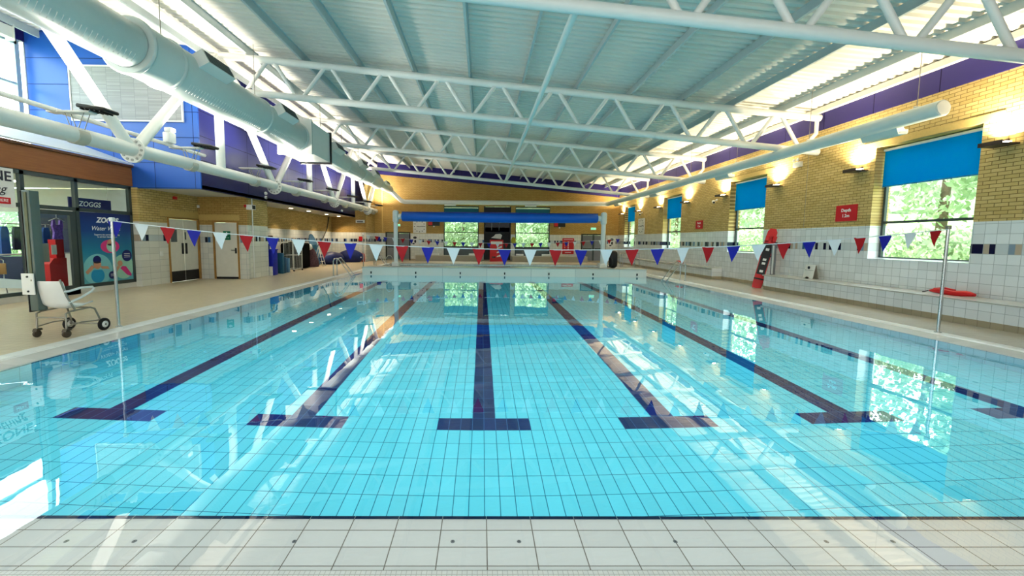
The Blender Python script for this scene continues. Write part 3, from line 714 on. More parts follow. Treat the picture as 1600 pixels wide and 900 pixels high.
MB().box(GX-.12, GX+.12, -1, BY-.07, 3.66, 3.72).build('capping', pm('dark_wood', (.12,.05,.02)), k)
struct(MB().prism([(GX+.14, -3, 3.724), (GX+.14, -3, 3.76), (-14.3, -3, 5.12), (-14.3, -3, 5.08)], (0, BY-.07+3, 0)).build('ceiling_lean_to', CAFEROOF))['label'] = 'white lean-to roof above the shop'
# clerestory glazing x=-13.7
f = MB(); CX_ = -13.62
for y in (-3, 1.0, 5.0, 12.7): f.box(CX_-.08, CX_+.05, y-.06, y+.06, 4.85, 7.25)
f.box(CX_-.08, CX_+.05, -3, 12.7, 7.1, 7.25).box(CX_-.08, CX_+.05, -3, 12.7, 4.85, 4.95).box(CX_-.05, CX_+.03, -3, 12.7, 5.95, 6.01)
o = struct(f.build('window_8', pm('pale_frame', (.45,.55,.6)))); o['label'] = 'tall bright clerestory window at the upper left'
MB().box(CX_-.02, CX_-.01, -3, 12.7, 4.95, 7.1).build('pane', glass_mat('clerestory_glass', refl=.25), o)
struct(MB().box(CX_-.12, CX_+.08, -3, 12.88, 7.25, zd(CX_)+.1).build('wall_clerestory', FASC_Y))
bm_ = MB().box(-13.3, -13.12, -1, 12.2, 7.05, 7.35).box(-13.34, -13.08, 12.2, 12.22, 6.98, 7.42).build('cross_beam', WHITE); tag(bm_, 'white steel box beam with end plate under the roof at the upper left', 'beam')
# shop interior
struct(MB().box(-16.4, GX-.3, 0, 12.8, 3.02, 3.08).build('ceiling_shop', pm('shop_ceiling', (.7,.7,.68), .7)))
sb = struct(MB().box(-16.5, -16.4, 0, 8.5, DZ, 3.0).box(-16.5,-16.4, 8.5, 12.0, DZ, 1.2).box(-16.5,-16.4,8.5,12.0,2.6,3.0).box(-16.5,-16.4,12.0,12.85,DZ,3.0).build('wall_shop_back', pm('shop_wall', (.6,.6,.62), .7)))
MB().box(-16.46, -16.44, 8.5, 12.0, 1.2, 2.6).build('pane', GLASS, sb)
MB().box(-16.48, -16.42, 8.5, 12.0, 1.85, 1.92).build('window_bar', DGREY, sb)
sw = struct(MB().box(-16.5, GX-.01, 12.80, 12.87, 2.3, 3.0).build('wall_shop_side', pm('shop_white', (.62,.63,.66), .7)))
MB().box(-14.05, GX-.01, 12.80, 12.87, DZ, 2.3).box(-16.5, -14.05, 12.80, 12.87, DZ, .95).build('display_wall', pm('shop_navy', (.012,.02,.07), .6), sw)
MB().box(-16.5, -14.05, 12.83, 12.84, .95, 2.3).build('pane', GLASS, sw); MB().box(-16.5, -14.05, 12.81, 12.86, 1.62, 1.68).build('window_bar', DGREY, sw)
for i, y in enumerate((9.2, 11.2)):
    t = MB().lathe((-12.4, y, 3.018), (0,0,-1), [(0,.2),(.02,.19)], 20).build('shop_downlight', emit('shop_glow', (1,.95,.85), 7.)); tag(t, 'round ceiling light inside the shop, %s' % ('nearer the camera', 'above the swimwear display')[i], 'ceiling light')
L = bpy.data.lights.new('shop_light', 'AREA'); L.size = 2.5; L.energy = 60; L.color = (1,.94,.85); lo = bpy.data.objects.new('shop_light', L); COL.objects.link(lo); lo.location = (-13, 9, 2.95)
# clothes on rails, seen through the glass
rail = thing('clothes_rail', 'rail of dark swimwear hanging inside the shop', 'clothes rail', (-12.6, 10.6, DZ))
MB().tube([(-12.6, 9.2, DZ), (-12.6, 9.2, 1.9), (-12.6, 12.3, 1.9), (-12.6, 12.3, DZ)], .02, 8).build('rail_frame', CHROME, rail)
for i, y in enumerate((9.35, 9.7, 10.05, 10.4, 10.75, 11.1, 11.4, 11.65, 11.9, 12.15)):
    w_ = .22; z0 = random.uniform(.95, 1.25)
    g = MB(); g.prism([(-12.6-.03, y-w_*.5, z0), (-12.6-.03, y+w_*.5, z0), (-12.6-.03, y+w_*.42, 1.7), (-12.6-.03, y+.06, 1.82), (-12.6-.03, y-.06, 1.82), (-12.6-.03, y-w_*.42, 1.7)], (.06,0,0))
    t = g.build('hanging_garment', (CLOTHD, CLOTHB, CLOTHD, PATTERN)[i % 4]); tag(t, '%s swim garment hanging on the shop rail, %s from the left' % (('dark', 'blue', 'dark', 'patterned')[i % 4], ORD[i]), 'garment', 'garments on the shop rail')
    MB().tube([(-12.6, y, 1.82), (-12.6, y, 1.87), (-12.6, y+.02, 1.92)], .006, 6).build('hook', CHROME, t)
ms = thing('swimsuit', 'purple patterned swimsuit displayed on a hanger behind the glass door', 'swimsuit', (-11.3, 11.2, 1.5))
yq = 11.17
g = MB(); g.prism([(-11.3, yq-.13, 1.50), (-11.3, yq+.13, 1.50), (-11.3, yq+.10, 1.68), (-11.3, yq+.14, 1.85), (-11.3, yq+.11, 2.0), (-11.3, yq+.07, 2.0), (-11.3, yq+.05, 1.88), (-11.3, yq-.05, 1.88), (-11.3, yq-.07, 2.0), (-11.3, yq-.11, 2.0), (-11.3, yq-.14, 1.85), (-11.3, yq-.10, 1.68)], (.05,0,0)); g.build('suit_fabric', PURPLE, ms)
MB().tube([(-11.28, yq-.2, 1.97), (-11.28, yq, 2.06), (-11.28, yq+.2, 1.97)], .01, 6).tube([(-11.28, yq, 2.06), (-11.28, yq, 2.14), (-11.28, yq+.03, 2.17)], .005, 6).build('hanger', WHITEP, ms)
rd = MB(); rd.box(-11.55, -11.25, 10.88, 11.33, DZ, .85); rd.prism([(-11.55,10.88,.851),(-11.55,11.33,.851),(-11.55,11.33,1.0),(-11.55,11.0,1.0)], (.3,0,0)); t = rd.build('red_display', RED); tag(t, 'red display stand inside the shop below the purple swimsuit', 'display stand')
MB().box(-11.5, -11.3, 11.12, 11.33, 1.0, 1.49).build('upright', RED, t); MB().box(-11.25, -11.24, 10.95, 11.08, 1.1, 1.35).build('price_card', WHITEP, t)
t = MB().box(-12.3, -12.1, 10.2, 12.4, 1.08, 1.11).build('shop_shelf', WHITEP); tag(t, 'white shelf inside the shop behind the red stand', 'shelf'); MB().box(-12.28,-12.12,10.22,10.26,DZ,1.08).box(-12.28,-12.12,12.34,12.38,DZ,1.08).build('shelf_end', WHITEP, t)
t = thing('shop_hoarding', 'navy shop banner behind the upper glazing above the poster', 'banner', (-10.95, 11.9, 2.3))
MB().box(-10.98, -10.95, 11.2, 12.45, 2.30, 2.62).build('banner_panel', NAVYT, t); MB().tube([(-10.965,11.3,2.62),(-10.965,11.3,3.02)],.004,5).build('hanging_wire', CHROME, t); MB().tube([(-10.965,12.35,2.62),(-10.965,12.35,3.02)],.004,5).build('hanging_wire', CHROME, t); text('lettering', 'ZOGGS', .19, (-10.945, 11.78, 2.46), '+x', WHITET, t, shear=.2, bold=.004)
# cafe table and chairs
t = thing('cafe_table', 'pale cafe table inside the shop at the left edge', 'table', (-11.6, 8.9, DZ))
MB().box(-12.2, -11.1, 8.2, 9.45, .76, .80).build('table_top', pm('table_top', (.5,.48,.44)), t); MB().tube([(-11.6, 8.9, DZ), (-11.6, 8.9, .76)], .04).lathe((-11.6,8.9,DZ),(0,0,1),[(0,.25),(.02,.24)],20).build('pedestal', CHROME, t)
def cafe_chair(x, y, rz, lab):
    c = thing('cafe_chair', lab, 'chair', (x, y, DZ)); M = Matrix.Translation((x, y, DZ)) @ Matrix.Rotation(rz, 4, 'Z')
    MB().rbox(-.2, .2, -.2, .2, .43, .455, .01, M=M).build('seat', CHAIRW, c)
    g = MB(); pts = []
    g.rbox(-.2, .2, .19, .215, .62, .88, .012, M=M); g.build('backrest', CHAIRW, c)
    for sx in (-1, 1):
        for sy in (-1, 1): MB().tube([M @ Vector((sx*.17, sy*.17, .43)), M @ Vector((sx*.2, sy*.2, .0))], .012, 8).build('leg', CHROME, c)
        MB().tube([M @ Vector((sx*.15, .19, .43)), M @ Vector((sx*.15, .22, .95)), M @ Vector((sx*.1, .22, .98))], .011, 8).build('back_rod', CHROME, c)
cafe_chair(-11.35, 9.62, R(20), 'pale wooden cafe chair inside the shop at the table corner nearest the door')
cafe_chair(-12.6, 8.9, R(90), 'pale wooden cafe chair inside the shop on the far side of the table')
# hanging white sign
sg = thing('hanging_sign', 'white hanging banner with dark letters and a red block at the left edge', 'sign', (-10.58, 8.9, 2.2))
MB().box(-10.6, -10.58, 7.6, 9.6, 2.2, 3.07).build('banner_panel', WHITEP, sg); text('lettering', 'SWIM ZONE', .30, (-10.575, 8.72, 2.88), '+x', DARKT, sg, bold=.006)
text('script', 'clothing', .26, (-10.575, 9.0, 2.60), '+x', DARKT, sg, shear=.4); MB().box(-10.58, -10.574, 9.2, 9.5, 2.28, 2.42).build('red_block', REDS, sg); text('small_lettering', 'HERE', .09, (-10.57, 9.35, 2.35), '+x', WHITET, sg)

# poster on the glazing
def poster_mat():
    t = NT('poster_gradient'); o = t.xyz(); r = t.n('ShaderNodeValToRGB'); t.link(t.math('DIVIDE', t.math('SUBTRACT', o[2], .3), 1.94), r.inputs[0])
    e = r.color_ramp.elements; e[0].position = 0; e[0].color = (.12,.42,.52,1); e[1].position = 1; e[1].color = (.008,.02,.14,1)
    q = e.new(.45); q.color = (.02,.22,.38,1); q = e.new(.75); q.color = (.01,.06,.26,1)
    t.bsdf(r.outputs[0], .3); return t.m
PX_ = GX+.035
ps = thing('swim_poster', 'tall blue swim-school poster with two round pictures on the shop glazing', 'poster', (PX_, 11.95, .3))
MB().box(GX+.005, PX_-.01, 11.18, 12.75, .30, 2.23).build('poster_sheet', poster_mat(), ps)
def disc(y, z, r, x, mat, name, clip=None, ry=None):
    ry = ry or r; pts = []
    for k in range(32):
        a = 2*PI*k/32; py, pz = y+r*math.cos(a), z+ry*math.sin(a)
        if clip: py = min(max(py, clip[0]), clip[1]); pz = min(max(pz, clip[2]), clip[3])
        pts.append((x, py, pz))
    return MB().prism(pts, (.002,0,0)).build(name, mat, ps)
CL = (11.19, 12.74, .31, 2.2)
x0 = PX_-.009
disc(11.60, .66, .44, x0, AQUA, 'round_picture', CL); disc(12.42, .70, .36, x0+.001, MINT, 'round_picture', CL)
# swimmer (left)
disc(11.58, .50, .20, x0+.004, CYANP, 'printed_shirt', (11.2,12.7,.31,.66)); 
MB().prism([(x0+.005, 11.22,.62),(x0+.005, 11.28,.55),(x0+.005,11.5,.74),(x0+.005,11.42,.80)], (.002,0,0)).build('printed_arm', SKIN, ps); MB().prism([(x0+.005,11.95,.66),(x0+.005,11.9,.74),(x0+.005,11.66,.76),(x0+.005,11.72,.68)], (.002,0,0)).build('printed_arm', SKIN, ps)
disc(11.58, .82, .115, x0+.006, SKIN, 'printed_face', ry=.14); disc(11.58, .93, .12, x0+.008, NAVYT, 'printed_cap', (11.4,11.8,.885,1.1)); disc(11.58, .865, .105, x0+.010, DARKT, 'printed_goggles', ry=.028)
# child (right)
MB().prism([(x0+.005,12.38,.72),(x0+.005,12.30,.66),(x0+.005,12.52,.45),(x0+.005,12.66,.40),(x0+.005,12.68,.46),(x0+.005,12.5,.70)], (.002,0,0)).build('printed_suit', PINK, ps)
disc(12.30, .80, .085, x0+.007, SKIN, 'printed_face'); MB().prism([(x0+.005,12.22,.74),(x0+.005,12.14,.60),(x0+.005,12.19,.57),(x0+.005,12.30,.70)], (.002,0,0)).build('printed_arm', SKIN, ps)
# armband float with face in the middle
disc(12.02, 1.30, .30, x0+.001, PINK, 'printed_float', ry=.19); disc(12.05, 1.30, .15, x0+.004, MINT, 'printed_mask', ry=.16); disc(12.05, 1.38, .13, x0+.006, SKIN, 'printed_forehead', (11.8,12.3,1.34,1.6)); disc(12.05, 1.35, .12, x0+.008, DARKT, 'printed_goggles', ry=.03)
disc(12.55, 1.02, .17, x0+.008, NAVYT, 'speech_bubble'); disc(12.02, .48, .11, x0+.010, NAVYT, 'speech_bubble')
for k in range(3): MB().box(x0+.012, x0+.014, 12.45, 12.65, 1.07-k*.05, 1.085-k*.05).box(x0+.014, x0+.016, 11.96, 12.08, .51-k*.03, .518-k*.03).build('bubble_text', WHITET, ps)
text('lettering', 'ZOGGS', .20, (x0+.004, 11.98, 2.03), '+x', WHITET, ps, shear=.25, bold=.008)
text('script', 'Water Wings', .165, (x0+.004, 11.92, 1.80), '+x', WHITET, ps, shear=.35)
text('small_lettering', 'Supports the correct swimming\nto aid their development', .062, (x0+.004, 11.95, 1.60), '+x', WHITET, ps)

# small fittings on the left
t = MB().rbox(XA+.001, XA+.05, 14.3, 14.46, 2.86, 2.96, .01).build('fire_sounder', RED); tag(t, 'small red fire alarm sounder on brick above the cream double doors', 'alarm')
t = MB().rbox(XA+.001, XA+.02, 13.60, 13.74, .96, 1.12, .005).build('switch_plate', WHITEP); tag(t, 'white switch plate on the tiles beside the cream double doors', 'switch'); MB().box(XA+.02, XA+.028, 13.64, 13.70, 1.0, 1.07).build('rocker', WHITEP, t)
t = MB().rbox(XA+.001, XA+.07, YA-.075, YA-.005, 2.66, 2.76, .01).build('motion_sensor', WHITEP); tag(t, 'small white motion sensor in the alcove corner', 'sensor')
t = MB().lathe((-8.75, YA-.001, 2.75), (0,-1,0), [(0,.05),(.06,.05),(.07,.03)], 14).build('fire_sounder', RED); tag(t, 'round dark red alarm bell on the brick pier', 'alarm')
t = thing('pier_camera', 'boxy grey camera on a pipe at the brick pier', 'camera', (-8.68, YA+.2, 2.5)); MB().box(-8.715,-8.5,YA-.05,YA+.2,2.62,2.80).build('housing', WHITEP, t); MB().box(-8.52,-8.498,YA-.03,YA+.18,2.64,2.78).build('lens', BLACK, t); MB().tube([(-8.69,YA+.3,3.05),(-8.69,YA+.3,2.7),(-8.69,YA+.3,.06)], .022, 8).build('conduit', WHITEP, t)
t = thing('pier_phone', 'grey emergency phone and cord on the tiled pier', 'phone', (-8.6, YA-.03, 1.3)); MB().rbox(-8.86,-8.74,YA-.06,YA-.002,1.42,1.62,.01).build('body', DGREY, t); MB().tube([(-8.8,YA-.04,1.42),(-8.8,YA-.05,1.3),(-8.79,YA-.04,1.22)], .012, 6).build('cord', BLACK, t)
for z, s in ((3.33, 'upper'), (3.17, 'lower')):
    t = thing('dome_camera', '%s white dome camera on the navy soffit edge' % s, 'camera', (SX+.05, 16.6, z)); MB().ell((SX+.055, 16.6, z), .05, .1, .065, 14, 8).build('dome', WHITEP, t)
    if s == 'lower': MB().ell((SX+.1, 16.6, z-.01), .02, .04, .03, 10, 6).build('lens', BLACK, t)
t = MB().ell((SX+.05, 25.5, 3.28), .05, .16, .07, 14, 8).build('bulkhead_lamp', WHITEP); tag(t, 'small oval white lamp on the navy soffit edge near the far wall', 'lamp')

# ------------------------------------------------------------------ ROOF
NY = 160; per = .21
m = MB(); XLf, XRt = -14.3, 10.45; y = -3.
prof = []
while y < 30.9:
    prof += [(y, .0), (y+.085, .0), (y+.115, .05), (y+.18, .05)]; y += per
vs = []; fs = []
for (yy, h) in prof: vs += [(XLf, yy, zd(XLf)+h), (XRt, yy, zd(XRt)+h)]
for i in range(len(prof)-1): fs.append((2*i, 2*i+1, 2*i+3, 2*i+2))
m.add(vs, fs); rf = struct(m.build('ceiling', DECKM)); rf['label'] = 'ribbed white metal roof deck'
MB().prism([(XLf, -3, zd(XLf)+.07), (XRt, -3, zd(XRt)+.07), (XRt, -3, zd(XRt)+.25), (XLf, -3, zd(XLf)+.25)], (0, 33.9, 0)).build('roof_slab', GREYP, rf)
px = [-13.1, -11.55, -9.98, -8.37, -6.8, -5.26, -3.65, -2.05, -.42, 1.13, 2.7, 4.3, 5.85, 7.36, 8.88]
for i, x in enumerate(px):
    z1 = zd(x)-.004; z0 = z1-.19
    g = MB(); g.box(x-.012, x+.012, -3, 30.5, z0, z1-.0).box(x-.045, x+.012, -3, 30.5, z0-.012, z0).box(x-.012, x+.05, -3, 30.5, z1, z1+.004)
    o = g.build('roof_purlin', STEELG); tag(o, 'long pale steel roof purlin, %s from the left of the roof' % ORD[i], 'beam', 'roof purlins')

def truss(i, y):
    t = thing('roof_truss', 'white tubular roof truss spanning the pool, %s from the camera' % ORD[i], 'truss', (1.2, y, zb(1.2)), 'roof trusses')
    dz = -.12 if i == 0 else 0
    T = lambda x: Vector((x, y, zt(x)+dz)); B = lambda x: Vector((x, y, zb(x)+dz))
    MB().tube([T(-7.7), T(9.93)], .1, 16).build('top_chord', WHITEM, t)
    MB().tube([B(-7.0), B(9.95)], .095, 16).build('bottom_chord', WHITEM, t)
    MB().tube([T(9.85), Vector((9.85, y, zt(9.85)+dz-.45)), Vector((9.55, y, zb(9.55)+dz+.15)), B(9.42)], .055, 10).build('end_bend', WHITEM, t)
    a = [-6.18+1.65*k for k in range(10)]; b = [-7.0]+[v+.825 for v in a]
    nodes = []
    for k in range(10): nodes += [(b[k], a[k])]; nodes += [(b[k+1], a[k])]
    for (bx, ax) in nodes:
        p, q = B(bx), T(ax); d = (q-p).normalized(); off = .07 if ax > bx else -.07
        MB().tube([p+Vector((off,0,0))+d*.05, q+Vector((-off,0,0))-d*.05], .056, 10).build('brace', WHITEM, t)
    MB().tube([T(-7.65), B(-7.0)], .056, 10).build('brace', WHITEM, t)
    if i != 0: pass
    return t
for i, y in enumerate(TRY): truss(i, y)
tp = MB(); tp.tube([(1.3, 6.25, zb(1.3)-.12), (1.3, 25.05, zb(1.3))], .06, 12); o = tp.build('tie_pipe', WHITEM); tag(o, 'long white tie pipe running down the middle under the roof trusses', 'pipe')

# left lattice girder
LX = -7.72; LZ = 3.47
t = thing('lattice_girder', 'large white tubular lattice girder running along the left side', 'truss', (LX, 12, LZ))
MB().tube([(LX, -1, LZ-.04), (LX, 30.4, LZ+.14)], .15, 20).build('bottom_chord', WHITEM, t)
MB().tube([(LX, -1, zt(LX)+.05), (LX, 30.5, zt(LX)+.05)], .12, 16).build('top_chord', WHITEM, t)
for y in (9.4, 15.65, 21.9, 28.15):
    for s in (-1, 1):
        if y+s*3.1 > 30.5: q = (LX, 30.5, zt(LX)-.8)
        else: q = (LX, y+s*3.02, zt(LX))
        MB().tube([(LX, y+s*.12, LZ+.1), q], .115, 14).build('diagonal', WHITEM, t)
    g = MB(); g.lathe((LX, y-.03, LZ), (0,1,0), [(0,.27),(.05,.27)], 28); g.build('node_flange', WHITEM, t)
    g = MB()
    for k in range(12):
        a = 2*PI*k/12; g.lathe((LX+.21*math.cos(a), y-.045, LZ+.21*math.sin(a)), (0,1,0), [(0,.028),(.08,.028)], 8)
    g.build('flange_bolts', pm('bolt_grey', (.4,.4,.38), .5), t)
for y in TRY[1:]: MB().tube([(LX, y, LZ+.1), (LX, y, zt(LX))], .12, 14).build('upright', WHITEM, t)
for y in TRY[1:]:
    MB().tube([(LX, y, zt(LX)-.02), (LX-.75, y+.1, zt(LX)-.9)], .09, 10).build('knee_brace', WHITEM, t)
    MB().tube([(LX, y, zt(LX)-.02), (LX+.72, y-.5, zb(-7.0))], .06, 10).build('knee_brace', WHITEM, t)
for y in (8.15, 11.2, 14.3, 17.4, 20.5, 23.6, 26.7, 29.6):
    g = MB(); g.lathe((LX, y-.11, LZ+.0), (0,1,0), [(0,.158),(.22,.158)], 20); g.build('pipe_collar', pm('collar_grey', (.55,.53,.46), .5), t)
cp = MB().tube([(-8.05, -1, 3.93), (-8.05, 12.3, 3.93)], .045, 10).build('conduit_pipe', WHITEM); tag(cp, 'thin white pipe running behind the left girder', 'pipe')

# floodlights on the girder
fl0 = None
for i, y in enumerate((8.15, 11.2, 14.3, 17.4, 20.5, 23.6, 26.7, 29.6)):
    lab = 'black floodlight on a white bracket above the left girder, %s from the camera' % ORD[i]
    z = LZ+.42
    if fl0 is None:
        t = thing('floodlight', lab, 'floodlight', (LX, y, LZ+.15), 'floodlights on the left girder'); fl0 = t; yf = y
        MB().rbox(-8.2, LX+.32, y-.09, y+.09, z, z+.04, .01).build('mounting_plate', WHITEM, t)
        for dx, dy in ((-.15,-.06),(-.15,.06),(.2,-.06),(.2,.06)): MB().tube([(LX+dx*.4, y+dy, LZ+.13), (LX+dx, y+dy, z)], .008, 6).build('bracket_rod', DULLST, t)
        M = Matrix.Translation((LX+.42, y, z+.07)) @ Matrix.Rotation(R(8), 4, 'Y')
        MB().rbox(-.28, .26, -.17, .17, -.03, .04, .03, M=M).build('lamp_head', BLACK, t)
        MB().box(-.15, .2, -.12, .12, .041, .046, M=M).build('lamp_glass', pm('lamp_glass', (.25,.35,.42), .1), t)
        g = MB()
        for k in range(5): g.box(-.22+k*.09, -.20+k*.09, -.14, .14, -.055, -.03, M=M)
        g.build('cooling_fins', BLACK, t)
    else: copy_tree(fl0, (0, y-yf, 0), lab)
    L = bpy.data.lights.new('floodlight_beam', 'AREA'); L.shape = 'RECTANGLE'; L.size = .3; L.size_y = .25; L.energy = 115; L.color = (1,.93,.80); L.spread = R(170)
    lo = bpy.data.objects.new('floodlight_beam', L); COL.objects.link(lo); lo.location = (LX+.42, y, z+.15); lo.rotation_euler = (PI, R(8), 0)
t = thing('wall_speaker', 'small white twin-box fitting on the left girder between two floodlights', 'speaker', (-7.9, 11.0, 4.0))
MB().rbox(-8.08,-7.9,10.75,11.0,3.96,4.22,.03).build('speaker_box', WHITEP, t); MB().rbox(-8.06,-7.88,10.78,10.98,4.225,4.34,.03).build('speaker_cap', WHITEP, t)
# fascia haunch panel of girder (tapered white cones) skipped: hidden

# ------------------------------------------------------------------ ducts
DX = -6.5; 
t = thing('ventilation_duct', 'big white round ventilation duct stepping down in size along the left', 'duct', (DX, 16, 4.5))
segs = [(-1, 7.9, .40), (8.0, 14.7, .49), (16.6, 22.0, .43), (22.1, 26.0, .36), (26.1, 29.4, .26)]
for (a, b, r) in segs: MB().lathe((DX, a, 5.05), (0,1,0), [(0,r*.98),(.02,r),(b-a-.02,r),(b-a,r*.98)], 40).build('duct_section', DUCT, t)
for (y, r) in ((7.95,.505),(8.75,.505),(12.2,.505),(14.6,.505),(17.0,.445),(19.5,.445),(22.05,.445),(24,.375),(26.05,.375)): MB().lathe((DX, y-.04, 5.05), (0,1,0), [(0,r-.01),(.015,r+.012),(.065,r+.012),(.08,r-.01)], 40).build('band', DUCT, t)
# finned underside strips (nozzle rows)
for (a, b, r) in ((3.2, 7.8, .40), (9.0, 12.0, .49), (12.5, 14.5, .49), (17.2, 21.8, .43)):
    g = MB(); n = int((b-a)/.09)
    for k in range(n):
        yy = a+k*.09; an = R(200 if a > 8 else 205)
        p = Vector((DX - math.cos(R(25))*r*-1, yy, 5.05 - math.sin(R(25))*r))
        c1 = (DX+(r+.004)*math.cos(R(-38)), yy, 5.05+(r+.004)*math.sin(R(-38))); c2 = (DX+(r+.004)*math.cos(R(-62)), yy+.05, 5.05+(r+.004)*math.sin(R(-62)))
        g.tube([c1, c2], .008, 5)
    g.build('nozzle_row', WHITEM, t)['kind'] = 'stuff'
# damper box
g = MB(); g.box(DX-.56, DX+.56, 14.72, 14.80, 4.5, 5.62); g.build('damper_plate', BLACK, t)
MB().box(DX-.55, DX+.55, 14.81, 16.45, 4.52, 5.60).build('damper_box', WHITEM, t); MB().box(DX-.60, DX+.60, 16.46, 16.54, 4.46, 5.66).build('damper_plate', BLACK, t)
MB().box(DX-.59, DX+.59, 14.64, 14.715, 4.47, 5.65).build('damper_flange', WHITEM, t)
for (y, r) in ((5.95, .40), (9.6, .49), (13.0, .49), (17.6, .43), (21.2, .43), (24.0, .36), (27.4, .26)):
    g = MB(); s = .30 if r > .3 else .2; x0 = DX+r*.72; L_ = .95
    M = Matrix.Translation((DX, y, 5.05)) @ Matrix.Rotation(R(-28), 4, 'Y')
    g.box(r-.12, r+s*.75, -L_/2, L_/2, -s*.5, s*.5, M=M); gg = g.build('grille_box', WHITEM, t)
    g = MB()
    for k in range(8): g.box(r+s*.755, r+s*.80, -L_/2+.05+k*(L_-.1)/8, -L_/2+.05+k*(L_-.1)/8+.09, -s*.42, s*.42, M=M)
    g.build('grille_slots', pm('grille_dark', (.07,.09,.09)), gg)
for y in (4.8, 8.75, 12.2, 17.0, 19.5, 22.05, 26.05): MB().tube([(DX, y, 5.45), (DX, y, zd(DX)-.02)], .008, 6).build('hanger_rod', DULLST, t)
MB().tube([(DX, 29.35, 5.05), (DX+.05, 29.6, 4.95), (DX+.75, 29.7, 4.3), (DX+1.0, 29.7, 4.23), (8.6, 29.7, 4.23), (8.8, 29.6, 4.22)], .16, 20).build('cross_duct', WHITEM, t)
for x in (-2.3, 3.4): MB().box(x-.4, x+.4, 29.56, 29.75, 3.98, 4.08).build('cross_duct_grille', WHITEM, t)

DR = 8.8; DRZ = 4.2
t = thing('ventilation_duct', 'slim pale round ventilation duct hung along the right side', 'duct', (DR, 18, 4.05))
MB().lathe((DR, 8.1, DRZ), (0,1,0), [(0,.145),(.01,.155),(21.3,.155)], 28).build('duct_pipe', DUCT, t)
MB().lathe((DR, 8.085, DRZ), (0,1,0), [(0,.13),(.014,.135)], 28).build('end_cap', WHITE, t)
for y in (9.4, 15.5, 21.7, 27.6):
    g = MB(); g.prism([(DR-.06, y-.45, DRZ-.10), (DR+.1, y-.45, DRZ-.12), (DR+.26, y-.4, DRZ-.26), (DR+.06, y-.4, DRZ-.27)], (0,.85,0)); g.build('grille_box', DUCT, t)
    MB().box(DR+.07, DR+.25, y-.42, y-.402, DRZ-.25, DRZ-.17).build('grille_end', WHITE, t)
for y in (8.6, 11.4, 14.6, 17.8, 21.0, 24.2, 27.4):
    MB().tube([(DR, y, DRZ+.15), (DR, y, zd(DR)-.02)], .007, 6).build('hanger_rod', DULLST, t); MB().rbox(DR-.06, DR+.06, y-.02, y+.02, DRZ+.15, DRZ+.18, .005).build('hanger_clip', WHITE, t)

# ------------------------------------------------------------------ bulkhead and cover roller
bk = thing('pool_bulkhead', 'white bulkhead crossing the pool at the far end of the lanes', 'bulkhead', (1, 19.1, 0))
MB().box(-5.40, 7.43, 18.64, 19.71, -.4, .30).build('bulkhead_body', BULK, bk)
MB().box(-5.42, 7.45, 18.60, 19.75, .30, .335).build('bulkhead_top', pm('bulk_top', (.66,.66,.62), .3), bk)
for x in (-5,-3,-1,1,3,5,7): MB().box(x-.025, x+.025, 18.60, 18.64, .04, .14).build('lane_hook', BLACK, bk)
rl = thing('cover_roller', 'blue pool cover rolled on a raised reel between two white posts', 'pool cover reel', (.85, 19.3, .335))
def roll_z(x): return 2.68 - (x+4)*.004
for x, s in ((-4.02, 1), (5.60, -1)):
    p = MB().rbox(x-.09, x+.09, 19.2, 19.4, .52, 2.62, .05).build('post', WHITEM, rl)
    MB().rbox(x-.17, x+.17, 19.1, 19.5, .337, .55, .04).build('post_base', WHITEM, p)
    MB().rbox(x-.13, x+.13, 19.14, 19.46, 2.34, 2.92, .1).build('bearing_housing', WHITEM, p)
    MB().lathe((x+s*.13, 19.3, 2.63), (s,0,0), [(0,.13),(.16,.13)], 20).build('hub', WHITEM, rl)
MB().lathe((-3.73, 19.3, 2.63), (1,0,0), [(0,.17),(.04,.215),(2.5,.235),(5,.235),(7.5,.225),(9.0,.205),(9.04,.17)], 40).build('rolled_cover', COVER, rl)
MB().box(-3.70, 5.28, 19.08, 19.10, 2.80, 2.845).build('cover_flap', pm('cover_edge_navy', (.004,.03,.25)), rl)
for x in (-4.3, 5.9):
    t = thing('coiled_hose', 'coiled cable looped beside the %s roller post' % ('left' if x < 0 else 'right'), 'cable', (x, 19.2, .335)); g = MB()
    pts = [(x+.16*math.cos(a)*1.0, 19.15+.02*math.sin(a*.3), .62+.22*math.sin(a)) for a in [k*PI/10 for k in range(38)]]
    g.tube(pts, .014, 6); g.build('coil', pm('cable_pale', (.6,.6,.56)) if x < 0 else BLACK, t)
t = MB().rbox(5.95, 6.35, 19.3, 19.6, .337, 1.15, .15).build('dark_bin', BLACK); tag(t, 'black rounded bin behind the right roller post', 'bin')

# ------------------------------------------------------------------ flag lines
FC = [BLUEF, WHITEF, REDF]
def flagline(y, xa, xb, za, zm, n, x_first, pitch, fw, fh, label, ph=0):
    t = thing('flag_line', label, 'flag line', (xa, y, 1.5))
    L = xb-xa
    def z(x): u = (x-xa)/L; return za - 4*(za-zm)*u*(1-u)
    pts = [(xa+L*k/48, y, z(xa+L*k/48)) for k in range(49)]
    MB().tube(pts, .008, 6).build('rope', WHITEF, t)
    for k in range(n):
        x = x_first+k*pitch; zz = z(x); g = MB(); a = random.uniform(-.15, .15); tw = random.uniform(-.2,.2)
        cols = 4; vs = []; fs = []
        for j in range(5):
            v = j/4; w_ = fw*(1-v)*.5+.002
            for i_ in range(3):
                u = (i_-1); vs.append((x+u*w_, y+.02*math.sin(v*3+k)*v + u*w_*tw + a*v*.06, zz-fh*v))
        for j in range(4):
            for i_ in range(2): q = j*3+i_; fs.append((q, q+1, q+4, q+3))
        g.add(vs, fs, 0, True)
        xx = g.build('flag', FC[(k+ph) % 3], t)
        xx['label'] = ('blue', 'white', 'red')[(k+ph) % 3]+' triangular flag'
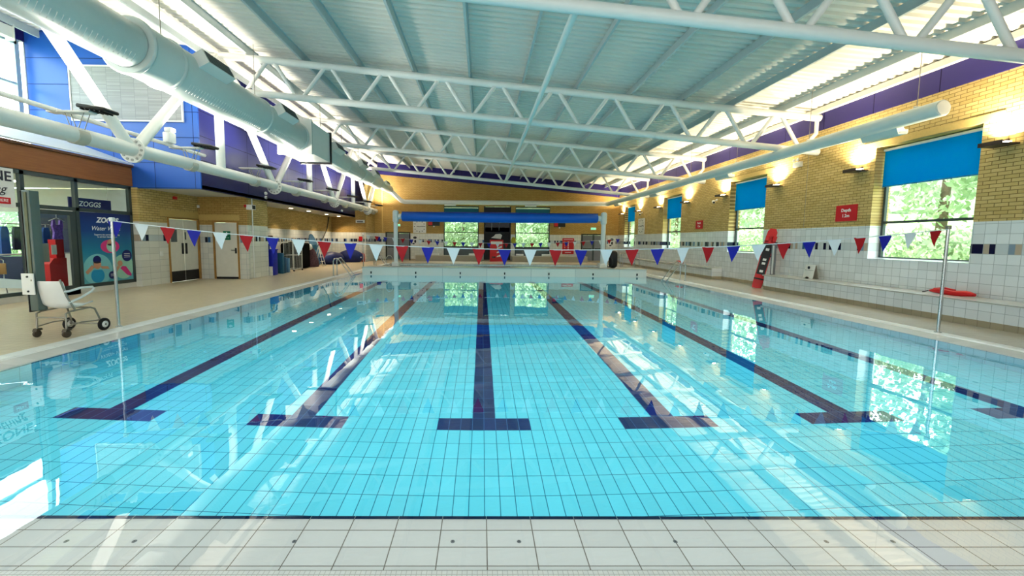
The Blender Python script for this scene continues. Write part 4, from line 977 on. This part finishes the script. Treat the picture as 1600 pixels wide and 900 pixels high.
flagline(7.05, -6.20, 7.93, 1.84, 1.425, 33, -6.17, .4345, .22, .275, 'near line of blue, white and red pennant flags strung across the pool')
flagline(21.7, -6.20, 7.98, 1.80, 1.43, 31, -5.95, .449, .22, .24, 'far line of small blue, white and red pennant flags beyond the cover roller', 1)
def post(x, y, ztop, lab):
    t = thing('flag_post', lab, 'post', (x, y, DZ)); MB().tube([(x, y, DZ), (x, y, ztop)], .024, 14).build('pole', CHROME, t); MB().lathe((x, y, DZ), (0,0,1), [(0,.05),(.01,.05),(.015,.03)], 16).build('floor_socket', CHROME, t)
    MB().rbox(x-.03, x+.03, y-.03, y+.03, ztop-.04, ztop+.03, .01).build('pole_cap', DULLST if x > 0 else WHITEP, t)
post(-6.22, 7.05, 1.87, 'steel flag post on the left deck near the hoist chair'); post(7.95, 7.05, 1.88, 'steel flag post on the right deck in front of the nearest window')
post(-6.22, 21.7, 1.85, 'thin steel flag post on the left deck beyond the bulkhead'); post(8.0, 21.7, 1.85, 'thin steel flag post on the right deck beyond the bulkhead')

# ------------------------------------------------------------------ ladders
def ladder(x, y, s, lab, dy=.42):
    """s=+1 pool lies to +x"""
    t = thing('pool_handrail', lab, 'handrail', (x, y, DZ))
    for k in (0, 1):
        yy = y+k*dy; h = .78
        pts = [(x, yy, DZ), (x, yy, h-.12)]
        for a in range(1, 8):
            an = PI - a*PI*.72/8; pts.append((x+s*(.14+.14*math.cos(an)), yy, h-.14+.14*math.sin(an)))
        pts += [(x+s*.95, yy, -.25)]
        MB().tube(pts, .021, 12).build('rail', CHROME, t)
        MB().lathe((x, yy, DZ), (0,0,1), [(0,.045),(.012,.045),(.016,.025)], 14).build('floor_flange', CHROME, t)
ladder(-6.14, 17.1, 1, 'pair of curved steel handrails on the left pool edge before the bulkhead'); ladder(8.0, 16.2, -1, 'pair of curved steel handrails on the right pool edge before the bulkhead')
ladder(-6.05, 23.2, 1, 'distant steel handrails on the left edge of the far pool')
t = thing('bench_rail', 'steel guard rail at the far right corner by the tiled bench', 'rail', (7.9, 25.5, DZ)); MB().tube([(8.2, 24.6, DZ), (8.2, 24.6, .82), (8.25, 24.8, .88), (9.4, 24.8, .88), (9.45, 24.8, DZ)], .022, 8).tube([(8.6, 25.3, DZ), (8.6, 25.3, .82)], .022, 8).build('rail_tube', CHROME, t)

# ------------------------------------------------------------------ right deck things
# spine board
sbM = Matrix.Translation((9.30, 13.9, DZ)) @ Matrix.Rotation(R(13), 4, 'Y') @ Matrix.Rotation(R(-30), 4, 'Z')
t = thing('spinal_board', 'red and black rescue board leaning on the right wall', 'rescue board', (9.27, 13.85, DZ))
g = MB(); poly = [(a*.68,b,c) for a,b,c in ((-.18,0,0),(.18,0,0),(.21,0,.1),(.21,0,.9),(.22,0,1.5),(.2,0,1.95),(.12,0,2.06),(-.12,0,2.06),(-.2,0,1.95),(-.22,0,1.5),(-.21,0,.9),(-.21,0,.1))]
g.prism([sbM @ Vector(p) for p in poly], (sbM.to_3x3() @ Vector((0,.05,0)))); g.build('board', RED, t)
g = MB(); g.prism([sbM @ Vector(p) for p in ((-.12,-.012,.48),(.12,-.012,.48),(.125,-.012,1.55),(-.125,-.012,1.55))], sbM.to_3x3() @ Vector((0,.012,0))); g.build('black_panel', BLACK, t)
for z in (.55,.82,.95,1.3): MB().box(-.05,.05,-.02,-.013,z,z+.08, M=sbM).build('panel_print', WHITEP, t)
for sx in (-1, 1): MB().rbox(sx*.10-.055, sx*.10+.055, -.17, -.002, 1.60, 1.80, .02, M=sbM).build('head_block', RED, t)
for z in (.3, 1.1, 1.5): MB().box(-.15, .15, -.018, -.0125, z, z+.045, M=sbM).build('strap', BLACK, t)
t = thing('folded_stretcher', 'grey and white folded frame leaning behind the red rescue board', 'stretcher', (9.75, 13.65, DZ))
MB().rbox(9.62, 9.72, 13.62, 13.75, DZ, 1.55, .02, M=None).build('frame_tube', GREYD, t); MB().box(9.60, 9.62, 13.60, 13.66, .55, 1.5).build('pale_strip', WHITEP, t)
def rescue_tube(x, y0, y1, z, lab):
    t = thing('rescue_tube', lab, 'rescue tube', (x, (y0+y1)/2, z)); L = y1-y0
    g = MB(); g.tube([(x, y0+L*k/10, z+.055+.01*math.sin(k)) for k in range(11)], .06, 14, rs=[.03,.05,.058,.06,.06,.06,.06,.06,.055,.045,.02]); g.build('foam_float', RED, t)
    MB().tube([(x-.03, y1, z+.05), (x-.05, y1+.06, z+.02), (x-.05, y1+.1, z+.01)], .01, 6).build('strap', BLACK, t); MB().tube([(x, y0+.35, z+.11), (x+.02, y0+.55, z+.135), (x, y0+.75, z+.10)], .018, 6).build('shoulder_strap', RED, t)
rescue_tube(9.72, 8.02, 8.85, .535, 'red rescue tube lying on the tiled bench below the nearest window'); rescue_tube(9.72, 19.9, 20.5, .53, 'red rescue tube on the farther tiled bench')
t = thing('bench_notice', 'white folded notice standing on the tiled bench', 'notice', (9.75, 12.2, .535))
M = Matrix.Translation((9.68, 12.2, .536)) @ Matrix.Rotation(R(10), 4, 'Y')
MB().box(-.004, .004, -.19, .19, 0, .42, M=M).build('front_sheet', WHITEP, t); MB().box(-.004, .004, -.19, .19, 0, .40, M=Matrix.Translation((9.86, 12.2, .536)) @ Matrix.Rotation(R(-12), 4, 'Y')).build('back_sheet', pm('notice_back', (.4,.38,.33)), t)
for s, z, sz in (('No swimming', .24, .06), ('beyond this point', .17, .045)): text('lettering', s, sz, (9.685+.04-.006, 12.2, .536+z), '-x', DARKT, t).rotation_euler = (0, R(0), 0)
MB().lathe((9.70, 12.2, .86), (-1,0,0), [(0,.045),(.004,.045)], 14).build('symbol', DARKT, t); MB().ell((9.66, 12.2, .56), .03, .06, .035, 10, 6).build('black_clip', BLACK, t)

# ------------------------------------------------------------------ pool hoist and chair
t = thing('hoist_mast', 'grey-green pool hoist mast with a pale arm at the left edge', 'pool hoist', (-7.9, 6.35, DZ))
MB().rbox(-6.85, -6.73, 6.28, 6.42, .45, 2.25, .008).build('mast_column', GREYG, t)
MB().box(-6.868, -6.852, 6.275, 6.425, .43, 2.24).build('mast_edge', BLACK, t)
MB().box(-6.81, -6.77, 6.27, 6.279, 1.0, 2.22).build('mast_slot', pm('slot_olive', (.16,.17,.10)), t)
g = MB(); g.prism([(-8.3,6.25,.80),(-6.9,6.25,.795),(-6.9,6.25,.92),(-8.3,6.25,1.0)], (0,.02,0)); g.build('lifting_arm', PALEG, t)
g = MB(); g.box(-6.90,-6.72,6.235,6.249,.70,1.02); g.build('arm_bracket', WHITEP, t)
g = MB(); 
for z in (.75, .97): g.lathe((-6.81,6.235,z),(0,-1,0),[(0,.015),(.01,.012)],10)
g.build('bracket_bolts', BLACK, t)
MB().tube([(-8.3, 6.3, DZ), (-8.3, 6.3, 1.1)], .09, 16).build('hoist_pillar', GREYG, t)

ch = thing('hoist_chair', 'white plastic wheeled poolside hoist chair on a tubular frame', 'chair', (-6.55, 6.45, DZ))
CXo, CYo = -6.53, 6.50
M = Matrix.Translation((CXo, CYo, DZ)) @ Matrix.Rotation(R(88), 4, 'Z') @ Matrix.Diagonal((.74, 1.08, 1., 1.))
def P(x, y, z): return M @ Vector((x, y, z))
# seat shell: swept profile across y
prof = [(-.34,.86),(-.33,.72),(-.27,.55),(-.22,.46),(-.15,.42),(.0,.40),(.14,.42),(.24,.45),(.30,.44)]
g = MB(); vs = []; fs = []; ny = 9
for (px_, pz_) in prof:
    for k in range(ny):
        u = -1+2*k/(ny-1); wy = .22 if pz_ < .6 else .20
        vs.append(P(px_+.05*(u*u)*(1 if pz_ > .5 else .0), u*wy, pz_+.05*u**4*(1 if pz_ < .5 else 0)))
n1 = len(vs)
for i in range(len(prof)-1):
    for k in range(ny-1): q = i*ny+k; fs.append((q, q+1, q+ny+1, q+ny))
g.add(vs, fs, 0, True); seat = g.build('seat_shell', WHITEP, ch)
sm = seat.modifiers.new('thick', 'SOLIDIFY'); sm.thickness = .018
ss = seat.modifiers.new('sub', 'SUBSURF'); ss.levels = 1; ss.render_levels = 2
for s in (-1, 1):
    yy = s*.25
    a = MB(); a.tube([P(-.26, yy*.86, .52), P(-.05, yy, .58), P(.2, yy, .66), P(.26, yy, .70), P(.22, yy, .73), P(-.02, yy, .735), P(-.25, yy*.95, .70), P(-.32, yy*.85, .70)], .017, 10); a.build('armrest', WHITEP, ch)
    f = MB(); f.tube([P(-.32, s*.21, .12), P(-.31, s*.21, .36), P(-.22, s*.21, .385), P(.2, s*.21, .40), P(.30, s*.21, .37), P(.37, s*.22, .22), P(.40, s*.23, .11)], .013, 10); f.build('side_frame', DULLST, ch)
    MB().tube([P(-.32, s*.21, .16), P(.0, s*.21, .19), P(.37, s*.22, .17)], .010, 8).build('lower_rail', DULLST, ch)
    MB().tube([P(-.36, s*.2, .88), P(-.28, s*.22, .62), P(-.14, s*.23, .39)], .013, 10).build('back_post', DULLST, ch)
    w_ = MB(); w_.lathe(P(.40, s*.27-.02, .10), M.to_3x3() @ Vector((0,1,0)), [(0,.08),(.008,.1),(.032,.1),(.04,.08)], 28); wh = w_.build('big_wheel', RUBBER, ch)
    MB().lathe(P(.40, s*.27-.026, .10), M.to_3x3() @ Vector((0,1,0)), [(0,.02),(.004,.055),(.048,.055),(.052,.02)], 20).build('wheel_hub', WHITEP, wh)
    MB().lathe(P(.40, s*.27-.032, .10), M.to_3x3() @ Vector((0,1,0)), [(0,.012),(.064,.012)], 10).build('axle_cap', BLACK, wh)
    c = MB(); c.lathe(P(-.33, s*.21-.015, .055), M.to_3x3() @ Vector((.5 if s < 0 else .1,1,0)), [(0,.045),(.006,.055),(.026,.055),(.032,.045)], 20); cw = c.build('castor', pm('castor_brown', (.09,.07,.05)), ch)
    MB().prism([P(-.38,s*.21-.03,.09),P(-.25,s*.21-.03,.11),P(-.27,s*.21-.03,.135),P(-.36,s*.21-.03,.13)], M.to_3x3() @ Vector((0,.06,0))).build('castor_fork', pm('castor_brown', (.09,.07,.05)), cw)
for a_, z_ in ((.39,.11), (-.31,.3), (.2,.4)): MB().tube([P(a_,-.25 if a_ > .3 else -.21,z_), P(a_,.25 if a_ > .3 else .21,z_)], .012, 8).build('cross_tube', DULLST, ch)

# ------------------------------------------------------------------ storage recess things
t = thing('mat_crate', 'tall royal blue plastic bin of foam floats by the tiled pier', 'bin', (-8.75, 17.35, DZ))
MB().rbox(-9.0, -8.62, 17.15, 17.55, DZ, 1.12, .03).build('bin_body', pm('royal_blue', (.01,.02,.42), .4), t); MB().rbox(-9.02, -8.60, 17.13, 17.57, 1.08, 1.13, .015).build('bin_rim', pm('royal_blue2', (.01,.03,.5), .4), t)
for i, (dx, c, nm) in enumerate(((0, YELLOW, 'yellow'), (.07, WHITEF, 'white'), (.13, pm('navy_foam', (.02,.03,.2)), 'navy'))):
    pts = [(-9.05+dx+.33*math.sin(a)*.6, 17.3, 1.0+.55*math.sin(a*.5+.8)) for a in [k*.25 for k in range(8)]]
    g = MB().tube([(-8.98+dx*.8, 17.35, .7), (-8.98+dx*.8, 17.35, 1.25+dx*.4), (-8.90+dx, 17.35, 1.48+dx*.2), (-8.78+dx, 17.35, 1.42), (-8.74+dx, 17.35, 1.2)], .035, 10).build('pool_noodle', c); tag(g, '%s foam noodle bent out of the royal blue bin' % nm, 'pool noodle', 'foam noodles')
t = MB().rbox(-9.25, -8.95, 16.9+.12, 17.12+.0, DZ, .95, .05).build('patterned_sack', PATTERN); tag(t, 'dark patterned sack beside the royal blue bin', 'sack')
t = MB().box(-8.74, -8.62, 17.05, 17.10, DZ, .42).build('white_board', WHITEP); tag(t, 'small white board leaning on the royal blue bin', 'board')
for i, (x, y, h, c, nm) in enumerate(((-8.95, 18.1, .95, TEAL, 'dark teal'), (-9.0, 18.4, .75, pm('teal2', (.02,.09,.2)), 'navy-teal'), (-9.0, 18.75, .7, LBLUE, 'pale blue'))):
    t = MB().rbox(x-.3, x+.3, y-.08, y+.08, DZ, h, .02).build('kickboard_stack', c); tag(t, '%s foam board standing behind the royal blue bin' % nm, 'foam board', 'foam boards behind the bin')
def trolley(x, y, lab, w_=.45, d=.9, h=1.45):
    t = thing('mesh_trolley', lab, 'trolley', (x, y, DZ)); g = MB()
    for a in (-1, 1):
        for b in (-1, 1): g.tube([(x+a*w_/2, y+b*d/2, DZ+.08), (x+a*w_/2, y+b*d/2, h)], .018, 8)
    for z in (.15, .8, h):
        g.tube([(x-w_/2,y-d/2,z),(x+w_/2,y-d/2,z),(x+w_/2,y+d/2,z),(x-w_/2,y+d/2,z)], .014, 6, closed=True)
    g.build('frame', WHITEM, t)
    g = MB()
    for k in range(1, 8): g.tube([(x+w_/2, y-d/2+k*d/8, .15), (x+w_/2, y-d/2+k*d/8, h)], .006, 5).tube([(x-w_/2+k*w_/8, y-d/2, .15), (x-w_/2+k*w_/8, y-d/2, h)], .006, 5)
    g.build('mesh_side', WHITEM, t)
    for a in (-1, 1):
        for b in (-1, 1): MB().lathe((x+a*w_/2-.015, y+b*d/2, DZ+.04), (1,0,0), [(0,.04),(.03,.04)], 12).build('castor', RUBBER, t)
trolley(-8.95, 19.7, 'white wire mesh trolley in the storage recess')
t = thing('covered_rack', 'rack draped in black netting against the storage wall', 'rack', (-9.6, 21.6, DZ))
NETB = pm('black_netting', (.003,.003,.004), .9, var=.5, scale=14, spec=.1)
g = MB(); g.rbox(-9.95, -9.15, 20.5, 22.2, DZ, 1.35, .12); g.build('black_cover', NETB, t); MB().ell((-9.5, 21.2, 1.36), .3, .5, .08, 14, 8).build('cover_top', NETB, t)
t = thing('clothes_heap', 'patterned heap with white tops beside the black covered rack', 'heap', (-9.3, 22.6, DZ)); MB().lathe((-9.35, 22.75, DZ), (0,0,1), [(0,.38),(.15,.42),(.4,.36),(.7,.28),(.95,.17),(1.05,.08)], 11).build('heap_body', PATTERN, t); MB().ell((-9.32, 22.6, 1.12), .1, .16, .16, 10, 8, jit=.1).build('heap_top', WHITEF, t)
t = thing('step_ladder', 'small white step ladder in the storage recess', 'ladder', (-9.0, 23.3, DZ)); g = MB()
for dy in (-.2, .2): g.tube([(-8.85, 23.3+dy, DZ), (-9.1, 23.3+dy*.7, 1.1)], .018, 8); g.tube([(-9.4, 23.3+dy, DZ), (-9.12, 23.3+dy*.7, 1.1)], .018, 8)
g.build('stiles', WHITEM, t); g = MB()
for z in (.3,.55,.8,1.02): g.box(-9.0-(z*.1), -8.88-(z*.18), 23.14, 23.46, z, z+.025)
g.build('treads', WHITEM, t)
t = thing('paddle_board', 'pale blue paddle board leaning upright on the storage wall', 'board', (-9.7, 24.3, DZ)); M = Matrix.Translation((-9.55, 24.4, DZ)) @ Matrix.Rotation(R(-14), 4, 'Y') @ Matrix.Rotation(R(75), 4, 'Z')
pts = [];
for k in range(24):
    a = 2*PI*k/24; z = .93+.93*math.sin(a); pts.append(M @ Vector((.36*math.cos(a)*(1 if z < .93 else .92), 0, z)))
MB().prism(pts, M.to_3x3() @ Vector((0,.07,0))).build('board_body', LBLUE, t); MB().rbox(-.2,.2,-.012,-.002,.9,1.2,.004,M=M).build('deck_pad', TEAL, t)
def heap(x, y, rx, ry, rz, lab):
    t = thing('inflatable_heap', lab, 'inflatable', (x, y, DZ)); rnd = random.Random(x*7)
    g = MB(); g.ell((x, y, DZ+rz*.42), rx, ry, rz*.58, 22, 12, jit=.05); g.build('deflated_body', BLUEB, t)
    for k in range(5):
        a = rnd.uniform(-1,1); g = MB(); g.ell((x+rx*.35*rnd.uniform(-.5,1), y+ry*.7*a, DZ+rz*(.35+.3*(1-abs(a)))), rx*.5, ry*.33, rz*.34, 14, 8, jit=.06); g.build('fold', pm('inflatable_blue2', (.012,.03,.19), .4, var=.4), t)
    g = MB(); 
    for k in range(4): g.box(x+rx*.82, x+rx*.9, y-ry*.5+k*ry*.25, y-ry*.42+k*ry*.25, DZ+rz*.35, DZ+rz*.45)
    g.build('pale_patches', WHITEF, t)
heap(-9.3, 25.7, .62, 1.35, .72, 'large folded blue inflatable heaped against the storage wall'); heap(-8.75, 27.7, .85, .45, .82, 'smaller dark blue folded inflatable in the far left corner')
t = MB().tube([(-10.15, 27.7, 3.0), (-10.14, 27.3, 2.2), (-10.12, 26.4, 1.5), (-10.05, 25.3, 1.05), (-9.9, 24.95, .9)], .028, 8).build('black_hose', BLACK); tag(t, 'black hose curving down the storage wall behind the blue inflatable', 'hose')
t = MB().rbox(-8.55,-7.95,RY-.09,RY-.01,2.66,2.86,.02).build('fan_heater', WHITEP); tag(t, 'white oval fitting on brick at the far left below the soffit', 'heater'); MB().box(-8.45,-8.05,RY-.1,RY-.09,2.70,2.80).build('heater_slots', GREYD, t)
t = MB().box(-10.19, -10.12, 17.6, 20.2, 1.62, 1.70).build('coat_rail', pm('dark_wood2', (.07,.03,.02))); tag(t, 'dark wooden rail of hooks on the storage wall', 'coat rail')
g = MB()
for k in range(8): g.tube([(-10.12,17.8+k*.3,1.64),(-10.07,17.8+k*.3,1.60),(-10.05,17.8+k*.3,1.66)], .012, 6)
g.build('hooks', BLACK, t)
for i, (x, c, nm) in enumerate(((-8.22, RED, 'red'), (-7.62-.0, BLUEF, 'blue'))):
    if i == 0: t = MB().rbox(x-.14, x+.14, RY-.06, RY-.004, 1.45, 1.75, .01).build('wall_box', c)
    else: t = MB().rbox(x-.14, x+.14, FARY-.06, FARY-.004, 1.45, 1.75, .01).build('wall_box', c)
    tag(t, '%s box mounted on the tiled wall in the far left corner' % nm, 'wall box')
fe = thing('fire_extinguisher', 'red fire extinguisher standing on the floor at the far left wall', 'fire extinguisher', (-7.98, 28.1, DZ)); MB().lathe((-8.05, 28.1, DZ), (0,0,1), [(0,.09),(.02,.1),(.5,.1),(.58,.05),(.6,.03)], 18).build('cylinder', RED, fe); MB().tube([(-8.05,28.1,.62),(-8.05,28.05,.72),(-8.05,27.98,.7)], .018, 6).build('valve', BLACK, fe)
t = MB().rbox(-7.75,-7.5,FARY-.25,FARY-.02,.35,.75,.03).build('pole_float', BLACK); tag(t, 'small black box beside the left far doors', 'box')

# ------------------------------------------------------------------ back wall and remaining shell
wb = struct(MB().box(-16.5, 10.45, -3.2, -3.0, DZ, 2.05).build('wall_back', WT_X)); MB().prism([(-16.5,-3.2,2.05),(10.45,-3.2,2.05),(10.45,-3.2,zd(10.4)+.2),(-16.5,-3.2,zd(-16.5)+.2)], (0,.2,0)).build('back_brick', BR_X, wb)
struct(MB().box(-13.66, -13.56, BY, FARY, SZ, zd(-13.6)+.2).build('wall_outer_left', GREYP))

# ------------------------------------------------------------------ outside
gr = struct(MB().box(10.5, 60, -25, 70, -.3, -.1).box(-60,10.5,31.2,80,-.3,-.1).box(-60,-16.6,-25,31.2,-.3,-.1).build('ground', GRASS))
m = MB(); vs = []; fs = []; nx, ny = 14, 50
for i in range(nx):
    for j in range(ny):
        x = 13+i*1.3; y = -15+j*1.2; z = -.1+min(1, i/6)*1.9+max(0, i-6)*.25+random.uniform(-.12,.12)*(i > 0); vs.append((x, y, z))
for i in range(nx-1):
    for j in range(ny-1): q = i*ny+j; fs.append((q, q+1, q+ny+1, q+ny))
m.add(vs, fs, 0, True); o = m.build('grass_bank', GRASS); tag(o, 'sunny grassy bank outside the right windows', 'grass', kind='stuff')
def leafcloud(c, r, n, size, mat, name, parent=None, seed=0):
    rnd = random.Random(seed); g = MB()
    for k in range(n):
        while True:
            p = Vector((rnd.uniform(-1,1), rnd.uniform(-1,1), rnd.uniform(-1,1)))
            if .35 < p.length < 1: break
        b = 1+.25*math.sin(p.x*5+seed)*math.cos(p.y*6)
        p = Vector((c[0]+p.x*r[0]*b, c[1]+p.y*r[1]*b, c[2]+p.z*r[2]*b))
        d = Vector((rnd.gauss(0,1), rnd.gauss(0,1), rnd.gauss(0,1))).normalized(); e = d.orthogonal().normalized(); f_ = d.cross(e); s = size*rnd.uniform(.6,1.3)
        g.add([p-e*s, p-f_*s*.5, p+e*s, p+f_*s*.5], [(0,1,2,3)], 0)
    return g.build(name, mat, parent)
def tree(x, y, z, h, r, mat, lab, seed):
    t = thing('tree', lab, 'tree', (x, y, z), 'trees outside the windows')
    MB().tube([(x, y, z), (x+.1, y, z+h*.4), (x, y+.1, z+h*.7)], .15, 8, rs=[.2,.14,.08]).build('trunk', BARK, t)
    leafcloud((x, y, z+h*.6), (r, r, h*.5), 2600, .17, mat, 'foliage', t, seed)
WN = ['nearest', 'second', 'third', 'fourth']
k = 0
for i, (x, y, h, r) in enumerate(((18, 12.6, 6.5, 2.6), (20, 18, 7.5, 3.0), (18.5, 24, 7, 3.0), (21, 30, 8, 3.4), (20, 37, 8, 3.6), (21, 45, 9, 4.0), (22.5, 9.5, 7.5, 3.0), (23, 53, 9, 4.2))):
    tree(x, y, 1.5, h, r, (LEAF1, LEAF2)[i % 2], 'leafy tree on the bank outside the right windows, %s along from the camera' % ORD[i], i+1)
for i, (x, y, h, r) in enumerate(((-6, 41, 8, 3.2), (-1.8, 38, 7, 2.8), (2.3, 41, 8, 3.0), (6.0, 38, 7.5, 2.9), (11, 44, 9, 3.8), (-11, 45, 9, 4.0))):
    tree(x, y, 0, h, r, (LEAF2, LEAF1)[i % 2], 'leafy tree outside the far windows, %s from the left' % ORD[i], i+20)
o = leafcloud((2, 36.5, .9), (9, .9, 1.5), 6000, .15, LEAF2, 'far_hedge', None, 91); tag(o, 'pale green hedge outside the far windows', 'hedge', kind='stuff')
o = leafcloud((16.2, 22, 1.2), (1.6, 26, 1.0), 14000, .13, LEAF2, 'bank_shrubs', None, 92); tag(o, 'pale low shrubs on the bank outside the right windows', 'shrubs', kind='stuff')
o = leafcloud((-17.5, 16, 1.3), (3.0, 1.0, 1.8), 4000, .12, LEAF2, 'shop_hedge', None, 93); tag(o, 'green hedge seen through the shop window behind the cafe table', 'hedge', kind='stuff')

def slope(name, x0, x1, y0, y1, fx, lab, seed):
    rnd = random.Random(seed); m = MB(); vs = []; fs = []; nx, ny = 60, 18
    for i in range(nx):
        for j in range(ny):
            u, v = i/(nx-1), j/(ny-1); a = x0+(x1-x0)*u; b = y0+(y1-y0)*v; z = -.2+8.5*v**.6+rnd.uniform(-.5,.5)*min(1,v*4)
            a += rnd.uniform(-.4,.4); b += rnd.uniform(-.5,.5)
            vs.append((b, a, z) if fx else (a, b, z))
    for i in range(nx-1):
        for j in range(ny-1): q = i*ny+j; fs.append((q, q+1, q+ny+1, q+ny))
    m.add(vs, fs, 0, False); o = m.build(name, SLOPE); tag(o, lab, 'woodland', kind='stuff')
SLOPE = leaf_mat('woodland_green', (.07, .14, .07), (.50, .58, .42))
slope('wooded_slope', -20, 90, 27, 34, True, 'wooded green slope rising beyond the right windows', 3)
slope('wooded_slope', -45, 26, 47, 54, False, 'wooded green slope rising beyond the far windows', 4)
# ------------------------------------------------------------------ light
W = bpy.data.worlds.new('sky'); SC.world = W; W.use_nodes = True; nt = W.node_tree
bg = nt.nodes['Background']; bg.inputs[0].default_value = (.84, .93, 1., 1); bg.inputs[1].default_value = 6.0
sun = bpy.data.lights.new('sun', 'SUN'); sun.energy = 9.; sun.angle = R(2); sun.color = (1,.96,.88)
so = bpy.data.objects.new('sun', sun); COL.objects.link(so); so.rotation_euler = Vector((.62, .12, -1.)).to_track_quat('-Z', 'Y').to_euler()
def area(name, loc, rot, sx, sy, e, col, spread=180):
    L = bpy.data.lights.new(name, 'AREA'); L.shape = 'RECTANGLE'; L.size = sx; L.size_y = sy; L.energy = e; L.color = col; L.spread = R(spread)
    o = bpy.data.objects.new(name, L); COL.objects.link(o); o.location = loc; o.rotation_euler = rot; return o
# added fill below the surface, standing in for light passing through the water
area('pool_fill', ((XL+XR)/2, 5.65, -.03), (0, 0, 0), XR-XL-.1, 6.7, 215, (.90,1.,1.))
area('pool_fill_mid', ((XL+XR)/2, 13.8, -.03), (0, 0, 0), XR-XL-.1, 9.5, 200, (.86,.97,1.))
area('ledge_fill', ((XL+XR)/2, 2.05, -.0025), (0, 0, 0), XR-XL-.05, .37, 8.5, (1.,.98,.95))  # added fill to brighten the ledge under the water film
area('pool_fill_far', ((XL+XR)/2, 23.0, -.03), (0, 0, 0), XR-XL-.1, 6.3, 90, (.86,.97,1.))
# added fill panel behind the camera
area('rear_fill', (-1, -2.9, 3.6), (R(90), 0, 0), 20, 3.4, 420, (.95,.98,1.))

# ------------------------------------------------------------------ camera (measured from the photograph)
cam = bpy.data.cameras.new('camera'); co = bpy.data.objects.new('camera', cam); COL.objects.link(co); SC.camera = co
cam.sensor_fit = 'HORIZONTAL'; cam.sensor_width = 36.; cam.lens = 647.78/1600*36
cam.shift_x = (800-760.7)/1600; cam.shift_y = -(450-430.5)/1600
co.location = (-.04, 0, 1.579)
p, yaw, roll = .0848, .0128, .0097
Mc = Matrix.Rotation(-yaw, 4, 'Z') @ Matrix.Rotation(R(90)-p, 4, 'X') @ Matrix.Rotation(roll, 4, 'Z')
co.rotation_euler = Mc.to_euler()
cam.clip_end = 300; cam.clip_start = .05
SC.view_settings.view_transform = 'Standard'; SC.view_settings.look = 'Medium High Contrast'; SC.view_settings.exposure = .06
SC.cycles.sample_clamp_indirect = 6.
